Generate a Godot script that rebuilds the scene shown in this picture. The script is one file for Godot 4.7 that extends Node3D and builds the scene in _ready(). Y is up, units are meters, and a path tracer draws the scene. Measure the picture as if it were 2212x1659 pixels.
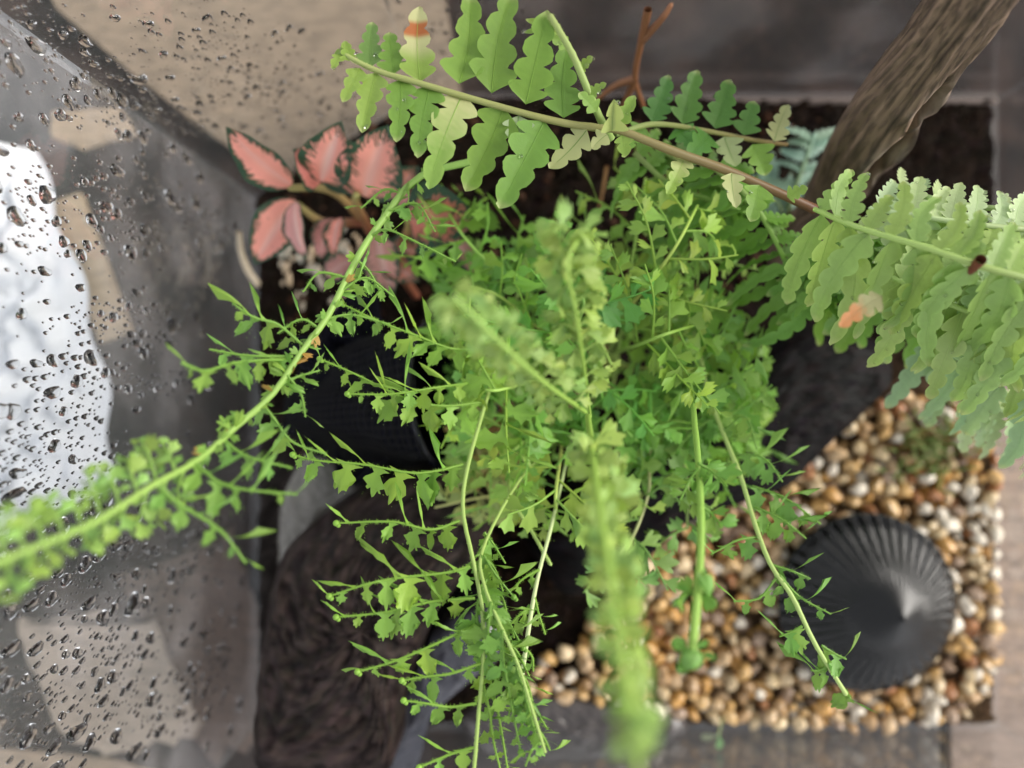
extends Node3D
# A planted glass tank seen from above through its open top: y is up, metres, the lens 0.228 above the tank floor.

const EYE_Y := 0.228
const FOCAL := 1597.0
var rng := RandomNumberGenerator.new()
var noise := FastNoiseLite.new()
var M := {}
var taken := {}
var dew := []

# ---------------------------------------------------------------- helpers
class Geo:
	var v := PackedVector3Array()
	var c := PackedColorArray()
	var u := PackedVector2Array()
	var i := PackedInt32Array()
	func vert(p: Vector3, col := Color.WHITE, uv := Vector2.ZERO) -> int:
		v.append(p)
		c.append(col)
		u.append(uv)
		return v.size() - 1
	func tri(a: int, b: int, d: int) -> void:
		i.append(a)
		i.append(b)
		i.append(d)
	func grid(first: int, rows: int, cols: int, wrap := false) -> void:
		for r in rows - 1:
			for k in (cols if wrap else cols - 1):
				var k2 := (k + 1) % cols
				var a := first + r * cols + k
				var b := first + r * cols + k2
				var d := first + (r + 1) * cols + k
				var e := first + (r + 1) * cols + k2
				tri(a, d, b)
				tri(b, d, e)
	func mesh(mat: Material) -> ArrayMesh:
		var n := PackedVector3Array()
		n.resize(v.size())
		for t in range(0, i.size(), 3):
			var a := v[i[t]]
			var f := (v[i[t + 2]] - a).cross(v[i[t + 1]] - a) * 1e6
			n[i[t]] += f
			n[i[t + 1]] += f
			n[i[t + 2]] += f
		for k in n.size():
			n[k] = n[k].normalized() if n[k].length_squared() > 1e-20 else Vector3.UP
		var arr := []
		arr.resize(Mesh.ARRAY_MAX)
		arr[Mesh.ARRAY_VERTEX] = v
		arr[Mesh.ARRAY_NORMAL] = n
		arr[Mesh.ARRAY_COLOR] = c
		arr[Mesh.ARRAY_TEX_UV] = u
		arr[Mesh.ARRAY_INDEX] = i
		var m := ArrayMesh.new()
		m.add_surface_from_arrays(Mesh.PRIMITIVE_TRIANGLES, arr)
		m.surface_set_material(0, mat)
		return m

func at(x: float, y: float, depth: float) -> Vector3:
	var d := depth / 1000.0
	return Vector3((x - 1106.0) / FOCAL * d, EYE_Y - d, (y - 829.5) / FOCAL * d)

func numbered(called: String, parent: Node) -> String:
	var key := str(parent.get_instance_id()) + called
	var n: int = taken.get(key, 0)
	taken[key] = n + 1
	return called if n == 0 else "%s_%03d" % [called, n]

func put(called: String, mesh: Mesh, parent: Node = self) -> MeshInstance3D:
	var o := MeshInstance3D.new()
	o.name = numbered(called, parent)
	o.mesh = mesh
	parent.add_child(o, true)
	return o

func node(called: String, parent: Node = self) -> Node3D:
	var o := Node3D.new()
	o.name = numbered(called, parent)
	parent.add_child(o, true)
	return o

func tag(o: Node, label: String, category: String, group := "") -> void:
	o.set_meta("label", label)
	o.set_meta("category", category)
	if group:
		o.set_meta("group", group)

func setting(o: Node, label := "") -> void:
	o.set_meta("kind", "structure")
	if label:
		o.set_meta("label", label)

func spline(p: Array, n: int) -> Array:
	var out := []
	var k := p.size() - 1
	for s in n + 1:
		var f := float(s) / n * k
		var a := mini(int(f), k - 1)
		var t := f - a
		var p1: Vector3 = p[a]
		var p2: Vector3 = p[a + 1]
		var p0: Vector3 = p[a - 1] if a > 0 else p1 * 2.0 - p2
		var p3: Vector3 = p[a + 2] if a + 2 <= k else p2 * 2.0 - p1
		out.append(p1.cubic_interpolate(p2, p0, p3, t))
	return out

func px(list: Array) -> Array:
	var out := []
	for q in list:
		out.append(at(q[0], q[1], q[2]))
	return out

func along(pts: Array, t: float) -> Vector3:
	var f := clampf(t, 0.0, 1.0) * (pts.size() - 1)
	var a := mini(int(f), pts.size() - 2)
	return (pts[a] as Vector3).lerp(pts[a + 1], f - a)

func tangent(pts: Array, t: float) -> Vector3:
	return (along(pts, t + 0.03) - along(pts, t - 0.03)).normalized()

func tube(g: Geo, pts: Array, r0: float, r1: float, sides: int, c0: Color, c1: Color, cap := true) -> void:
	var first := g.v.size()
	var n := pts.size()
	var up := Vector3(0.31, 0.9, 0.17).normalized()
	for k in n:
		var a: Vector3 = pts[maxi(k - 1, 0)]
		var b: Vector3 = pts[mini(k + 1, n - 1)]
		var t := (b - a).normalized()
		if absf(t.dot(up)) > 0.95:
			up = Vector3(0.9, 0.2, 0.3).normalized()
		var s := t.cross(up).normalized()
		var w := s.cross(t)
		var f := float(k) / (n - 1)
		var r := lerpf(r0, r1, f) * (1.0 + 0.12 * noise.get_noise_2d(k * 31.0, pts[0].x * 9000.0))
		for j in sides:
			var th := TAU * j / sides
			g.vert((pts[k] as Vector3) + (s * cos(th) + w * sin(th)) * r, c0.lerp(c1, f), Vector2(float(j) / sides, f))
	g.grid(first, n, sides, true)
	if cap:
		var e := g.vert((pts[n - 1] as Vector3) + ((pts[n - 1] as Vector3) - (pts[n - 2] as Vector3)).normalized() * r1, c1)
		for j in sides:
			g.tri(first + (n - 1) * sides + j, e, first + (n - 1) * sides + (j + 1) % sides)

func ball(g: Geo, p: Vector3, r: float, col: Color, squash := 1.0, sides := 8, rings := 5, rough := 0.0) -> void:
	var first := g.v.size()
	for a in rings + 1:
		var ph := PI * a / rings
		for b in sides:
			var th := TAU * b / sides
			var d := Vector3(sin(ph) * cos(th), cos(ph) * squash, sin(ph) * sin(th))
			var k := 1.0 + rough * noise.get_noise_3dv(d * 90.0 + p * 50000.0)
			g.vert(p + d * r * k, col)
	g.grid(first, rings + 1, sides, true)

func hairs(g: Geo, pts: Array, r: float, count: int, length: float, col: Color) -> void:
	for k in count:
		var t := rng.randf()
		var p := along(pts, t)
		var tan := tangent(pts, t)
		var s := tan.cross(Vector3(rng.randf_range(-0.6, 0.6), 1.0, rng.randf_range(-0.6, 0.6))).normalized() * (1.0 if k % 2 else -1.0)
		var q := p + s * r * 0.7
		var tip := q + (s + tan * rng.randf_range(-0.3, 0.4)).normalized() * length * rng.randf_range(0.5, 1.1)
		var w := tan * 0.00004
		var a := g.vert(q - w, col)
		var b := g.vert(q + w, col)
		var e := g.vert(tip, col)
		g.tri(a, b, e)

func vary(c: Color, amount: float) -> Color:
	var k := 1.0 + rng.randf_range(-amount, amount)
	var y := rng.randf_range(-amount, amount) * 0.6
	return Color(c.r * k * (1.0 + y), c.g * k, c.b * k * (1.0 - y))

# a wedge-shaped leaflet with a webbed foot and a toothed or lobed far edge
func pinnule(g: Geo, base: Vector3, dir: Vector3, nrm: Vector3, length: float, width: float, lobes: int, deep: float, droop: float, col: Color, foot := 0.4, detail := 1, hung := false) -> void:
	var s := dir.cross(nrm).normalized()
	var n := s.cross(dir).normalized()
	var rows := 8 if hung else (5 if detail else 4)
	var cols := 9 if detail else 7
	var first := g.v.size()
	var skew := rng.randf_range(-0.25, 0.25)
	var ph := rng.randf_range(-0.3, 0.3)
	var cup := rng.randf_range(-0.15, 0.35)
	for a in rows:
		var t := float(a) / (rows - 1)
		var w := 0.0
		if hung:
			w = lerpf(foot, 0.3, sin(minf(t / 0.3, 1.0) * PI / 2)) if t < 0.3 else lerpf(0.3, 1.0, smoothstep(0.28, 0.62, t)) * lerpf(1.0, 0.62, smoothstep(0.62, 1.0, t)) * (1.0 + 0.22 * sin(t * 19.0 + ph * 9.0))
		elif t < 0.28:
			w = lerpf(foot, 0.26, sin(t / 0.28 * PI / 2))
		else:
			w = lerpf(0.26, 1.0, sin((t - 0.28) / 0.72 * PI / 2))
		for b in cols:
			var x := float(b) / (cols - 1) * 2.0 - 1.0
			var lob := absf(cos((x + ph * 0.2) * PI * 0.5 * lobes))
			var reach := 1.0 - 0.24 * x * x - deep * (1.0 - lob) * t
			var l := t * reach * length
			var side := x * w * width * 0.5 * (1.0 - 0.1 * t * (1.0 - lob))
			var p := base + dir * l + s * (side + skew * l * t * 0.5) + n * (-droop * t * t * length + cup * absf(x) * w * width * 0.35)
			g.vert(p, col * (1.0 + 0.06 * x) if true else col)
	g.grid(first, rows, cols)

# one lacy pinna: a fine hairy axis with leaflets left and right of it
func lacy_pinna(parent: Node, pts: Array, o := {}, into: Geo = null) -> void:
	var g := into if into else Geo.new()
	var col: Color = o.get("col", Color(0.15, 0.32, 0.05))
	var size: float = o.get("size", 4.2) / 1000.0 * (1.0 if o.get("round", false) else 1.22)
	var r: float = o.get("r", 0.26) / 1000.0
	var line := spline(pts, o.get("seg", 16))
	var length := 0.0
	for k in line.size() - 1:
		length += (line[k] as Vector3).distance_to(line[k + 1])
	tube(g, line, r, r * 0.6, 5, col * 1.05, col * 1.15)
	var step: float = o.get("step", 3.7) / 1000.0
	var count := maxi(2, int(length / step))
	var fuzz: bool = o.get("fuzz", true)
	if fuzz:
		hairs(g, line, r, int(length * 1000.0 * 6.0), 0.00042, col * 1.25)
	var round: bool = o.get("round", false)
	for k in count:
		var t := (k + 0.6 + rng.randf_range(-0.2, 0.2)) / (count + 0.3)
		var env: float = (0.55 + 0.45 * sin(PI * clampf(t * 0.9 + 0.12, 0, 1))) * (1.0 - 0.45 * maxf(0.0, t - 0.7) / 0.3)
		for side in [0, 1]:
			var tt := t + (0.45 / count if side else 0.0)
			var p := along(line, tt)
			var tn := tangent(line, tt)
			var s := Vector3.UP.cross(tn).normalized()
			if s.length() < 0.1:
				s = Vector3.RIGHT
			if s.z < 0.0 and not round:
				s = -s
			var twist := 0.0
			var ang := 0.0
			var L := size * env * rng.randf_range(0.8, 1.15)
			var W := 0.0
			var lobes := 2 + rng.randi() % 2
			if round:
				s = s if side else -s
				ang = rng.randf_range(0.8, 1.15)
				twist = rng.randf_range(-0.8, 0.8)
				W = L * rng.randf_range(0.55, 0.95)
			elif side == 0:
				ang = rng.randf_range(1.15, 1.5)
				twist = rng.randf_range(-0.35, 0.75)
				W = L * rng.randf_range(0.5, 0.8)
			else:
				s = -s
				ang = rng.randf_range(0.5, 1.15)
				twist = rng.randf_range(0.85, 1.3)
				W = L * rng.randf_range(0.13, 0.24)
				if rng.randf() < 0.42:
					continue
				L *= 1.6
			var dir := (tn * cos(ang) + s * sin(ang) + Vector3(0, rng.randf_range(-0.3, 0.15), 0)).normalized()
			var nn := Vector3.UP.rotated(dir, twist).normalized()
			var cc := vary(col, 0.2)
			pinnule(g, p, dir, nn, L, W, lobes, 0.3 if round else 0.24, rng.randf_range(-0.25, 0.5), cc, 0.28 if round else 1.15, 1 if fuzz else 0, not round)
			if fuzz and side == 0:
				hairs(g, [p, p + dir * L * 0.5, p + dir * L], W * 0.35, 8, 0.0003, cc * 1.2)
	if o.get("bud", false):
		var e: Vector3 = line[line.size() - 1]
		ball(g, e, r * 2.1, col * 1.3, 0.8)
		ball(g, e + Vector3(r * 1.5, 0, r * 1.5), r * 1.5, col * 1.2)
	if into == null:
		put("pinna", g.mesh(M.leaf), parent)

# a frond's stalk; its pinnae become its children
func frond(fern: Node, pts: Array, r0: float, r1: float, c0: Color, c1: Color, fuzz := 0.0) -> MeshInstance3D:
	var g := Geo.new()
	var line := spline(pts, 36)
	tube(g, line, r0 / 1000.0, r1 / 1000.0, 8, c0, c1)
	if fuzz > 0.0:
		var length := 0.0
		for k in line.size() - 1:
			length += (line[k] as Vector3).distance_to(line[k + 1])
		hairs(g, line, (r0 + r1) / 2000.0, int(length * 1000.0 * 7.0), fuzz / 1000.0, c1 * 1.25)
	return put("frond", g.mesh(M.stem), fern)

# one broad pinna with rounded lobes along both edges
func broad_pinna(parent: Node, base: Vector3, tip: Vector3, width: float, o := {}) -> void:
	var g := Geo.new()
	var col: Color = vary(o.get("col", Color(0.15, 0.3, 0.055)), 0.1)
	var lobes: int = o.get("lobes", 4)
	var cut: float = o.get("cut", 0.85)
	var n := lobes * 8
	width *= 1.18
	var dir := (tip - base)
	var L := dir.length()
	dir = dir / L
	var nn := Vector3.UP.rotated(dir, o.get("tilt", 0.0))
	var s := dir.cross(nn).normalized()
	nn = s.cross(dir).normalized()
	var bend: float = o.get("bend", rng.randf_range(-0.06, 0.08))
	var sway: float = o.get("sway", rng.randf_range(-0.05, 0.05))
	var fold: float = o.get("fold", rng.randf_range(0.02, 0.22))
	var cream: Color = o.get("tint", Color(0.62, 0.62, 0.3))
	var mode: String = o.get("mode", "")
	var ph := rng.randf_range(-0.15, 0.15)
	var cols := [-1.0, -0.62, -0.28, 0.0, 0.28, 0.62, 1.0]
	var first := g.v.size()
	for a in n + 1:
		var t := float(a) / n
		var env := pow(sin(minf(t / 0.16, 1.0) * PI / 2), 0.7) * lerpf(1.0, 0.34, pow(maxf(0.0, t - 0.16) / 0.84, 0.9))
		env *= sqrt(maxf(0.0, 1.0 - pow(maxf(0.0, t - 0.86) / 0.14, 2.0)))
		for x in cols:
			var uu := fposmod(t * lobes + (0.22 if x > 0 else 0.0) + ph, 1.0)
			var arc := pow(maxf(0.0, 1.0 - pow(absf(2.0 * uu - 1.0), 2.3)), 0.5)
			var deep := cut * smoothstep(0.02, 0.14, t) * (1.0 - 0.35 * t)
			var w: float = env * (1.0 - deep * (1.0 - arc) * absf(x)) * width * 0.5 * (1.0 + 0.08 * noise.get_noise_2d(a * 9.0 + base.x * 90000.0, x * 30.0))
			var stalk := maxf(0.0, 0.05 - t) / 0.05
			w = lerpf(w, minf(w, width * 0.05), stalk)
			var p: Vector3 = base + dir * (t * L + absf(x) * w * 0.25 * (1.0 - t)) + s * (x * w + sway * L * sin(t * PI)) + nn * (bend * L * sin(t * PI) + fold * absf(x) * w - 0.1 * L * t * t * o.get("hang", 0.0) + 0.035 * width * arc * absf(x))
			var c := col
			c = c.lerp(Color(col.r * 1.25, col.g * 1.2, col.b * 1.3), smoothstep(0.75, 1.0, absf(x)) * 0.7)
			c = c * (1.0 + 0.1 * noise.get_noise_2d(p.x * 60000.0, p.z * 60000.0))
			match mode:
				"cream": c = c.lerp(cream, clampf(1.0 - t * 1.5 + 0.25 * noise.get_noise_2d(p.x * 40000.0, p.z * 40000.0), 0, 1))
				"creamtip": c = c.lerp(cream, smoothstep(0.25, 0.6, t))
				"spot":
					c = c.lerp(cream, smoothstep(0.2, 0.5, t))
					c = c.lerp(Color(0.5, 0.16, 0.05), smoothstep(0.14, 0.06, absf(t - 0.68)))
				"pale": c = c.lerp(cream, 0.8)
				"brown": c = c.lerp(Color(0.6, 0.25, 0.09), smoothstep(0.3, 0.6, t + 0.2 * noise.get_noise_2d(p.x * 40000.0, p.z * 40000.0)))
				_: c = c.lerp(cream, smoothstep(0.88, 1.0, t) * 0.5)
			g.vert(p, c, Vector2(t, x))
	g.grid(first, n + 1, cols.size())
	# raised midrib
	var rib := []
	for a in 9:
		var t := 0.02 + 0.8 * a / 8.0
		rib.append(base + dir * t * L + s * sway * L * sin(t * PI) + nn * (bend * L * sin(t * PI) - 0.1 * L * t * t * o.get("hang", 0.0) + width * 0.006))
	tube(g, rib, width * 0.011, width * 0.004, 4, col * 1.25, col * 1.2)
	put("pinna", g.mesh(M.leaf), parent)
	for k in 3:
		if rng.randf() < 0.3:
			var q := g.v[first + rng.randi() % ((n + 1) * cols.size())]
			dew.append([q, rng.randf_range(0.00018, 0.00042), parent.get_parent()])

# beads of water clinging to the pinnae of one fern
func dew_drops(fern: Node) -> void:
	var mine := dew.filter(func(e): return e[2] == fern)
	var bead := Geo.new()
	ball(bead, Vector3.ZERO, 1.0, Color.WHITE, 0.75, 10, 7)
	var mm := MultiMesh.new()
	mm.transform_format = MultiMesh.TRANSFORM_3D
	mm.mesh = bead.mesh(M.water)
	mm.instance_count = mine.size()
	for k in mine.size():
		mm.set_instance_transform(k, Transform3D(Basis().scaled(Vector3.ONE * mine[k][1]), mine[k][0] + Vector3(0, mine[k][1] * 0.5, 0)))
	var o := MultiMeshInstance3D.new()
	o.name = "dew_drops"
	o.multimesh = mm
	o.set_meta("kind", "stuff")
	fern.add_child(o, true)

func noise_tex(freq: float, size: int, ramp: Array, octaves := 5, kind := FastNoiseLite.TYPE_SIMPLEX_SMOOTH, normal := false, bump := 4.0) -> NoiseTexture2D:
	var t := NoiseTexture2D.new()
	var f := FastNoiseLite.new()
	f.noise_type = kind
	f.frequency = freq
	f.fractal_octaves = octaves
	f.seed = 11 + int(freq * 1000.0)
	t.noise = f
	t.width = size
	t.height = size
	t.seamless = true
	t.as_normal_map = normal
	t.bump_strength = bump
	if ramp:
		var gr := Gradient.new()
		gr.offsets = PackedFloat32Array(ramp.map(func(e): return e[0]))
		gr.colors = PackedColorArray(ramp.map(func(e): return e[1]))
		t.color_ramp = gr
	return t

func grey(k: float) -> Color:
	return Color(k, k, k).linear_to_srgb()

func lin(r: float, g: float, b: float, a := 1.0) -> Color:
	var c := Color(r, g, b).linear_to_srgb()
	c.a = a
	return c

func mat(called: String, rough: float, o := {}) -> StandardMaterial3D:
	var m := StandardMaterial3D.new()
	m.resource_name = called
	m.roughness = rough
	m.vertex_color_use_as_albedo = o.get("vertex", true)
	m.albedo_color = o.get("albedo", Color.WHITE)
	if o.has("tex"):
		m.albedo_texture = o.tex
	if o.has("scale"):
		m.uv1_scale = o.scale
	if o.get("tri", false):
		m.uv1_triplanar = true
		m.uv1_world_triplanar = true
	if o.has("bump"):
		m.heightmap_enabled = true
		m.heightmap_texture = o.bump
		m.heightmap_scale = o.bump_cm
	M[called] = m
	return m

func materials() -> void:
	var fine := noise_tex(0.03, 512, [])
	var leaf := mat("leaf", 0.36, {tri = true, scale = Vector3.ONE * 260.0, bump = fine, bump_cm = 0.006})
	leaf.backlight_enabled = true
	leaf.backlight = Color(0.75, 0.78, 0.6).linear_to_srgb()
	leaf.metallic_specular = 0.45
	mat("stem", 0.45).metallic_specular = 0.4
	var grain := noise_tex(0.02, 512, [[0.0, grey(0.35)], [0.45, grey(0.75)], [0.6, grey(1.0)], [1.0, grey(1.35)]], 6)
	mat("wood", 0.75, {tex = grain, scale = Vector3(3.0, 0.3, 1.0), bump = grain, bump_cm = 0.06})
	mat("darkwood", 0.62, {tri = true, scale = Vector3(14.0, 14.0, 30.0), tex = grain, bump = grain, bump_cm = 0.12})
	M.darkwood.metallic_specular = 0.22
	mat("soil", 0.9, {tri = true, scale = Vector3.ONE * 40.0, tex = grain, bump = fine, bump_cm = 0.25})
	M.soil.metallic_specular = 0.15
	mat("table", 0.55, {vertex = false, tri = true, scale = Vector3.ONE * 6.0, tex = noise_tex(0.012, 512, [[0.2, lin(0.014, 0.0085, 0.0075)], [0.55, lin(0.027, 0.0165, 0.014)], [0.8, lin(0.045, 0.028, 0.023)]], 5)})
	M.table.metallic_specular = 0.1
	mat("board", 0.6, {tri = true, scale = Vector3(9.0, 9.0, 30.0), tex = noise_tex(0.02, 512, [[0.2, grey(0.66)], [0.5, grey(0.88)], [0.8, grey(1.0)]], 6)})
	mat("stone", 0.26, {tri = true, scale = Vector3.ONE * 120.0, tex = noise_tex(0.02, 256, [[0.2, grey(0.72)], [0.6, grey(1.0)]], 4)})
	mat("plastic", 0.15, {bump = fine, bump_cm = 0.01, tri = true, scale = Vector3.ONE * 90.0})
	M.plastic.metallic_specular = 0.44
	mat("fabric", 0.8).metallic_specular = 0.2
	mat("sheet", 0.55)
	var glass := mat("glass", 0.03, {vertex = false, albedo = Color(0.9, 0.95, 0.95, 0.03)})
	glass.transparency = BaseMaterial3D.TRANSPARENCY_ALPHA
	var water := mat("water", 0.0, {vertex = false, albedo = Color(1, 1, 1, 0.0)})
	water.refraction_enabled = true
	water.refraction_scale = 0.033
	water.transparency = BaseMaterial3D.TRANSPARENCY_ALPHA
	var mist := mat("mist", 0.6, {vertex = false, tri = true, scale = Vector3.ONE * 7.0, tex = noise_tex(0.006, 512, [[0.3, Color(0.8, 0.78, 0.79, 0.0)], [0.55, Color(0.82, 0.8, 0.81, 0.018)], [0.85, Color(0.85, 0.83, 0.84, 0.07)]], 4)})
	mist.transparency = BaseMaterial3D.TRANSPARENCY_ALPHA
	mat("seal", 0.5)

# ---------------------------------------------------------------- scene
func _ready() -> void:
	rng.seed = 77
	noise.seed = 5
	noise.frequency = 0.05
	noise.fractal_octaves = 3
	lens_and_light()
	materials()
	tabletop()
	tank()
	soil()
	gravel()
	branch()
	logs()
	basket()
	ribbed_cap()
	pink_plant()
	lacy_fern()
	broad_fern()
	drooping_fern()
	small_things()

func lens_and_light() -> void:
	var cam := Camera3D.new()
	cam.name = "camera"
	cam.position = Vector3(0, EYE_Y, 0)
	cam.rotation_degrees = Vector3(-90, 0, 0)
	var a := CameraAttributesPhysical.new()
	a.frustum_focal_length = 12.0 / (829.5 / FOCAL)
	a.frustum_focus_distance = 0.128
	a.frustum_near = 0.01
	a.frustum_far = 20.0
	a.exposure_aperture = 7.2
	cam.attributes = a
	cam.fov = rad_to_deg(2.0 * atan(829.5 / FOCAL))
	cam.near = 0.01
	cam.far = 20.0
	add_child(cam)
	var e := Environment.new()
	e.background_mode = Environment.BG_SKY
	var s := ProceduralSkyMaterial.new()
	s.sky_top_color = Color(0.55, 0.56, 0.58)
	s.sky_horizon_color = Color(0.97, 0.97, 0.98)
	s.sky_curve = 0.18
	s.ground_bottom_color = Color(0.3, 0.28, 0.27)
	s.ground_horizon_color = Color(0.6, 0.58, 0.56)
	s.sun_angle_max = 1.0
	e.sky = Sky.new()
	e.sky.sky_material = s
	e.tonemap_mode = Environment.TONE_MAPPER_LINEAR
	e.tonemap_exposure = 2.8
	e.sdfgi_enabled = true
	e.ssao_enabled = true
	e.ssil_enabled = true
	var w := WorldEnvironment.new()
	w.name = "surroundings"
	w.environment = e
	add_child(w)
	var sun := DirectionalLight3D.new()
	sun.name = "daylight"
	sun.light_energy = 0.55
	sun.light_color = Color(1.0, 0.98, 0.95)
	sun.light_angular_distance = 36.0
	sun.shadow_enabled = true
	sun.look_at_from_position(Vector3(0.88, 0.44, -0.2), Vector3.ZERO)
	add_child(sun)

func slab(g: Geo, lo: Vector3, hi: Vector3, col := Color.WHITE) -> void:
	for f in [[0, 1, 2], [1, 2, 0], [2, 0, 1]]:
		for side in [0, 1]:
			var q := []
			for k in [[0, 0], [1, 0], [1, 1], [0, 1]]:
				var p := Vector3.ZERO
				p[f[0]] = hi[f[0]] if side else lo[f[0]]
				p[f[1]] = hi[f[1]] if k[0] else lo[f[1]]
				p[f[2]] = hi[f[2]] if k[1] else lo[f[2]]
				q.append(g.vert(p, col))
			if side:
				g.tri(q[0], q[2], q[1])
				g.tri(q[0], q[3], q[2])
			else:
				g.tri(q[0], q[1], q[2])
				g.tri(q[0], q[2], q[3])

const X0 := -0.078
const X1 := 0.147
const Z0 := -0.087
const Z1 := 0.104
const TOP := 0.17
const ZC := -0.057
const XC := -0.029

# an upright slab from its outline in plan (x, z)
func prism(q: Array, y0: float, y1: float, col := Color.WHITE) -> Geo:
	var g := Geo.new()
	var n := q.size()
	var area := 0.0
	for k in n:
		area += (q[k] as Vector2).cross(q[(k + 1) % n])
	if area < 0.0:
		q.reverse()
	for k in n:
		var a: Vector2 = q[k]
		var b: Vector2 = q[(k + 1) % n]
		var e := [g.vert(Vector3(a.x, y0, a.y), col), g.vert(Vector3(b.x, y0, b.y), col), g.vert(Vector3(b.x, y1, b.y), col), g.vert(Vector3(a.x, y1, a.y), col)]
		g.tri(e[0], e[1], e[2])
		g.tri(e[0], e[2], e[3])
	for y in [y0, y1]:
		var f := g.v.size()
		for k in n:
			g.vert(Vector3(q[k].x, y, q[k].y), col)
		for k in range(1, n - 1):
			if y == y1:
				g.tri(f, f + k, f + k + 1)
			else:
				g.tri(f, f + k + 1, f + k)
	return g

# keeps a point of the floor inside the cut-off corner
func within(x: float, z: float) -> Vector2:
	var a := Vector2(X0, ZC)
	var d := (Vector2(XC, Z0) - a).normalized()
	var n := Vector2(-d.y, d.x)
	if n.x < 0.0:
		n = -n
	var off := (Vector2(x, z) - a).dot(n)
	if off < 0.0006:
		return Vector2(x, z) + n * (0.0006 - off)
	return Vector2(x, z)

func tabletop() -> void:
	var g := Geo.new()
	slab(g, Vector3(-2, -0.03, -2), Vector3(2, -0.004, 2))
	var t := put("ground", g.mesh(M.table))
	setting(t, "dark brown tabletop around and under the glass tank")
	# tan boards lying round the tank
	for b in [
		[-0.131, -0.036, 0.010, 0.046, 0.35, Color(0.5, 0.38, 0.24), "narrow tan wooden stick lying between glass and white sheet"],
		[0.178, 0.050, 0.086, 0.170, 0.02, Color(0.26, 0.19, 0.15), "long tan brown board along the gravel side of the tank"],
		[0.165, 0.150, 0.060, 0.028, -0.1, Color(0.5, 0.36, 0.33), "small pinkish board outside the gravel corner"],
		[0.060, 0.122, 0.145, 0.042, 0.0, Color(0.055, 0.044, 0.041), "dark grey brown board along the front of the tank below the gravel"],
	]:
		var h := Geo.new()
		slab(h, Vector3(-b[2] / 2, 0, -b[3] / 2), Vector3(b[2] / 2, 0.003, b[3] / 2), b[5])
		var o := put("wooden_board", h.mesh(M.board))
		o.position = Vector3(b[0], -0.0039, b[1])
		o.rotation.y = b[4]
		tag(o, b[6], "board")
	for q in [
		[[[30, 1345], [200, 1325], [330, 1345], [445, 1590], [240, 1625], [130, 1590]], 230.6, Color(0.4, 0.32, 0.25), "pale tan board corner outside the wet glass beside the wood stump"],
		[[[255, 1250], [500, 1150], [560, 1330], [570, 1600], [450, 1640], [300, 1330]], 231.4, Color(0.13, 0.085, 0.062), "brown board under the pale tan board, beside the wood stump"],
		[[[-60, 1610], [240, 1640], [420, 1690], [300, 1760], [-60, 1760]], 231.2, Color(0.34, 0.25, 0.17), "tan board edge at the front left corner"],
		[[[-60, 60], [90, 90], [170, 180], [230, 300], [60, 340], [-60, 330]], 231.5, Color(0.06, 0.058, 0.06), "dark grey board between the white sheet and the wide tan board"],
		[[[110, 240], [250, 230], [300, 290], [180, 320], [120, 300]], 230.4, Color(0.42, 0.31, 0.2), "small tan wooden piece between white sheet and pink leaves"],
	]:
		var flat := torn(px(q[0].map(func(p): return [p[0], p[1], q[1]])))
		var top_y: float = flat[0].y
		var bo := put("wooden_board", prism(flat.map(func(p): return Vector2(p.x, p.z)), -0.0039, top_y, q[2]).mesh(M.board))
		tag(bo, q[3], "board")
	var wide := px([[100, -40, 231], [130, 25, 231], [300, 170, 231], [600, 400, 231], [720, 470, 231], [1010, 300, 231], [980, 100, 231], [930, -200, 231], [300, -200, 231]])
	var wb := put("wooden_board", prism(wide.map(func(p): return Vector2(p.x, p.z)), -0.0039, -0.001, Color(0.3, 0.225, 0.155)).mesh(M.board))
	tag(wb, "wide tan wooden board outside the cut-off corner behind the pink leaves", "board")
	# crumpled white sheet outside the left pane
	var s := Geo.new()
	var rows := 60
	for r in rows:
		for c in rows:
			var u := float(c) / (rows - 1)
			var v := float(r) / (rows - 1)
			var edge := -0.146 + 0.024 * sin(minf(v, 0.85) / 0.85 * PI / 2) - 0.03 * smoothstep(0.85, 1.0, v) + 0.0016 * sin(v * 23.0)
			var x := -0.215 + u * (edge + 0.215)
			var z := -0.072 + v * 0.118
			var k := absf(noise.get_noise_2d(x * 900.0, z * 700.0)) * 1.6 + 0.6 * absf(noise.get_noise_2d(x * 2600.0 + 50.0, z * 2200.0))
			s.vert(Vector3(x, 0.002 + 0.014 * k * smoothstep(1.0, 0.75, u), z), Color(0.78, 0.8, 0.84))
	s.grid(0, rows, rows)
	tag(put("crumpled_sheet", s.mesh(M.sheet)), "crumpled white sheet lying outside the wet glass", "sheet")

# a closed outline with rounded, ragged edges
func torn(p: Array) -> Array:
	var ring := p.duplicate()
	ring.append(p[0])
	var out := []
	for k in 48:
		var f := k / 48.0 * p.size()
		var a := int(f)
		var straight: Vector3 = (ring[a] as Vector3).lerp(ring[a + 1], f - a)
		var w := noise.get_noise_2d(straight.x * 3000.0, straight.z * 3000.0)
		var mid: Vector3 = (p[0] + p[p.size() / 2]) / 2.0
		out.append(straight + (straight - mid) * w * 0.16)
	return out

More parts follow.
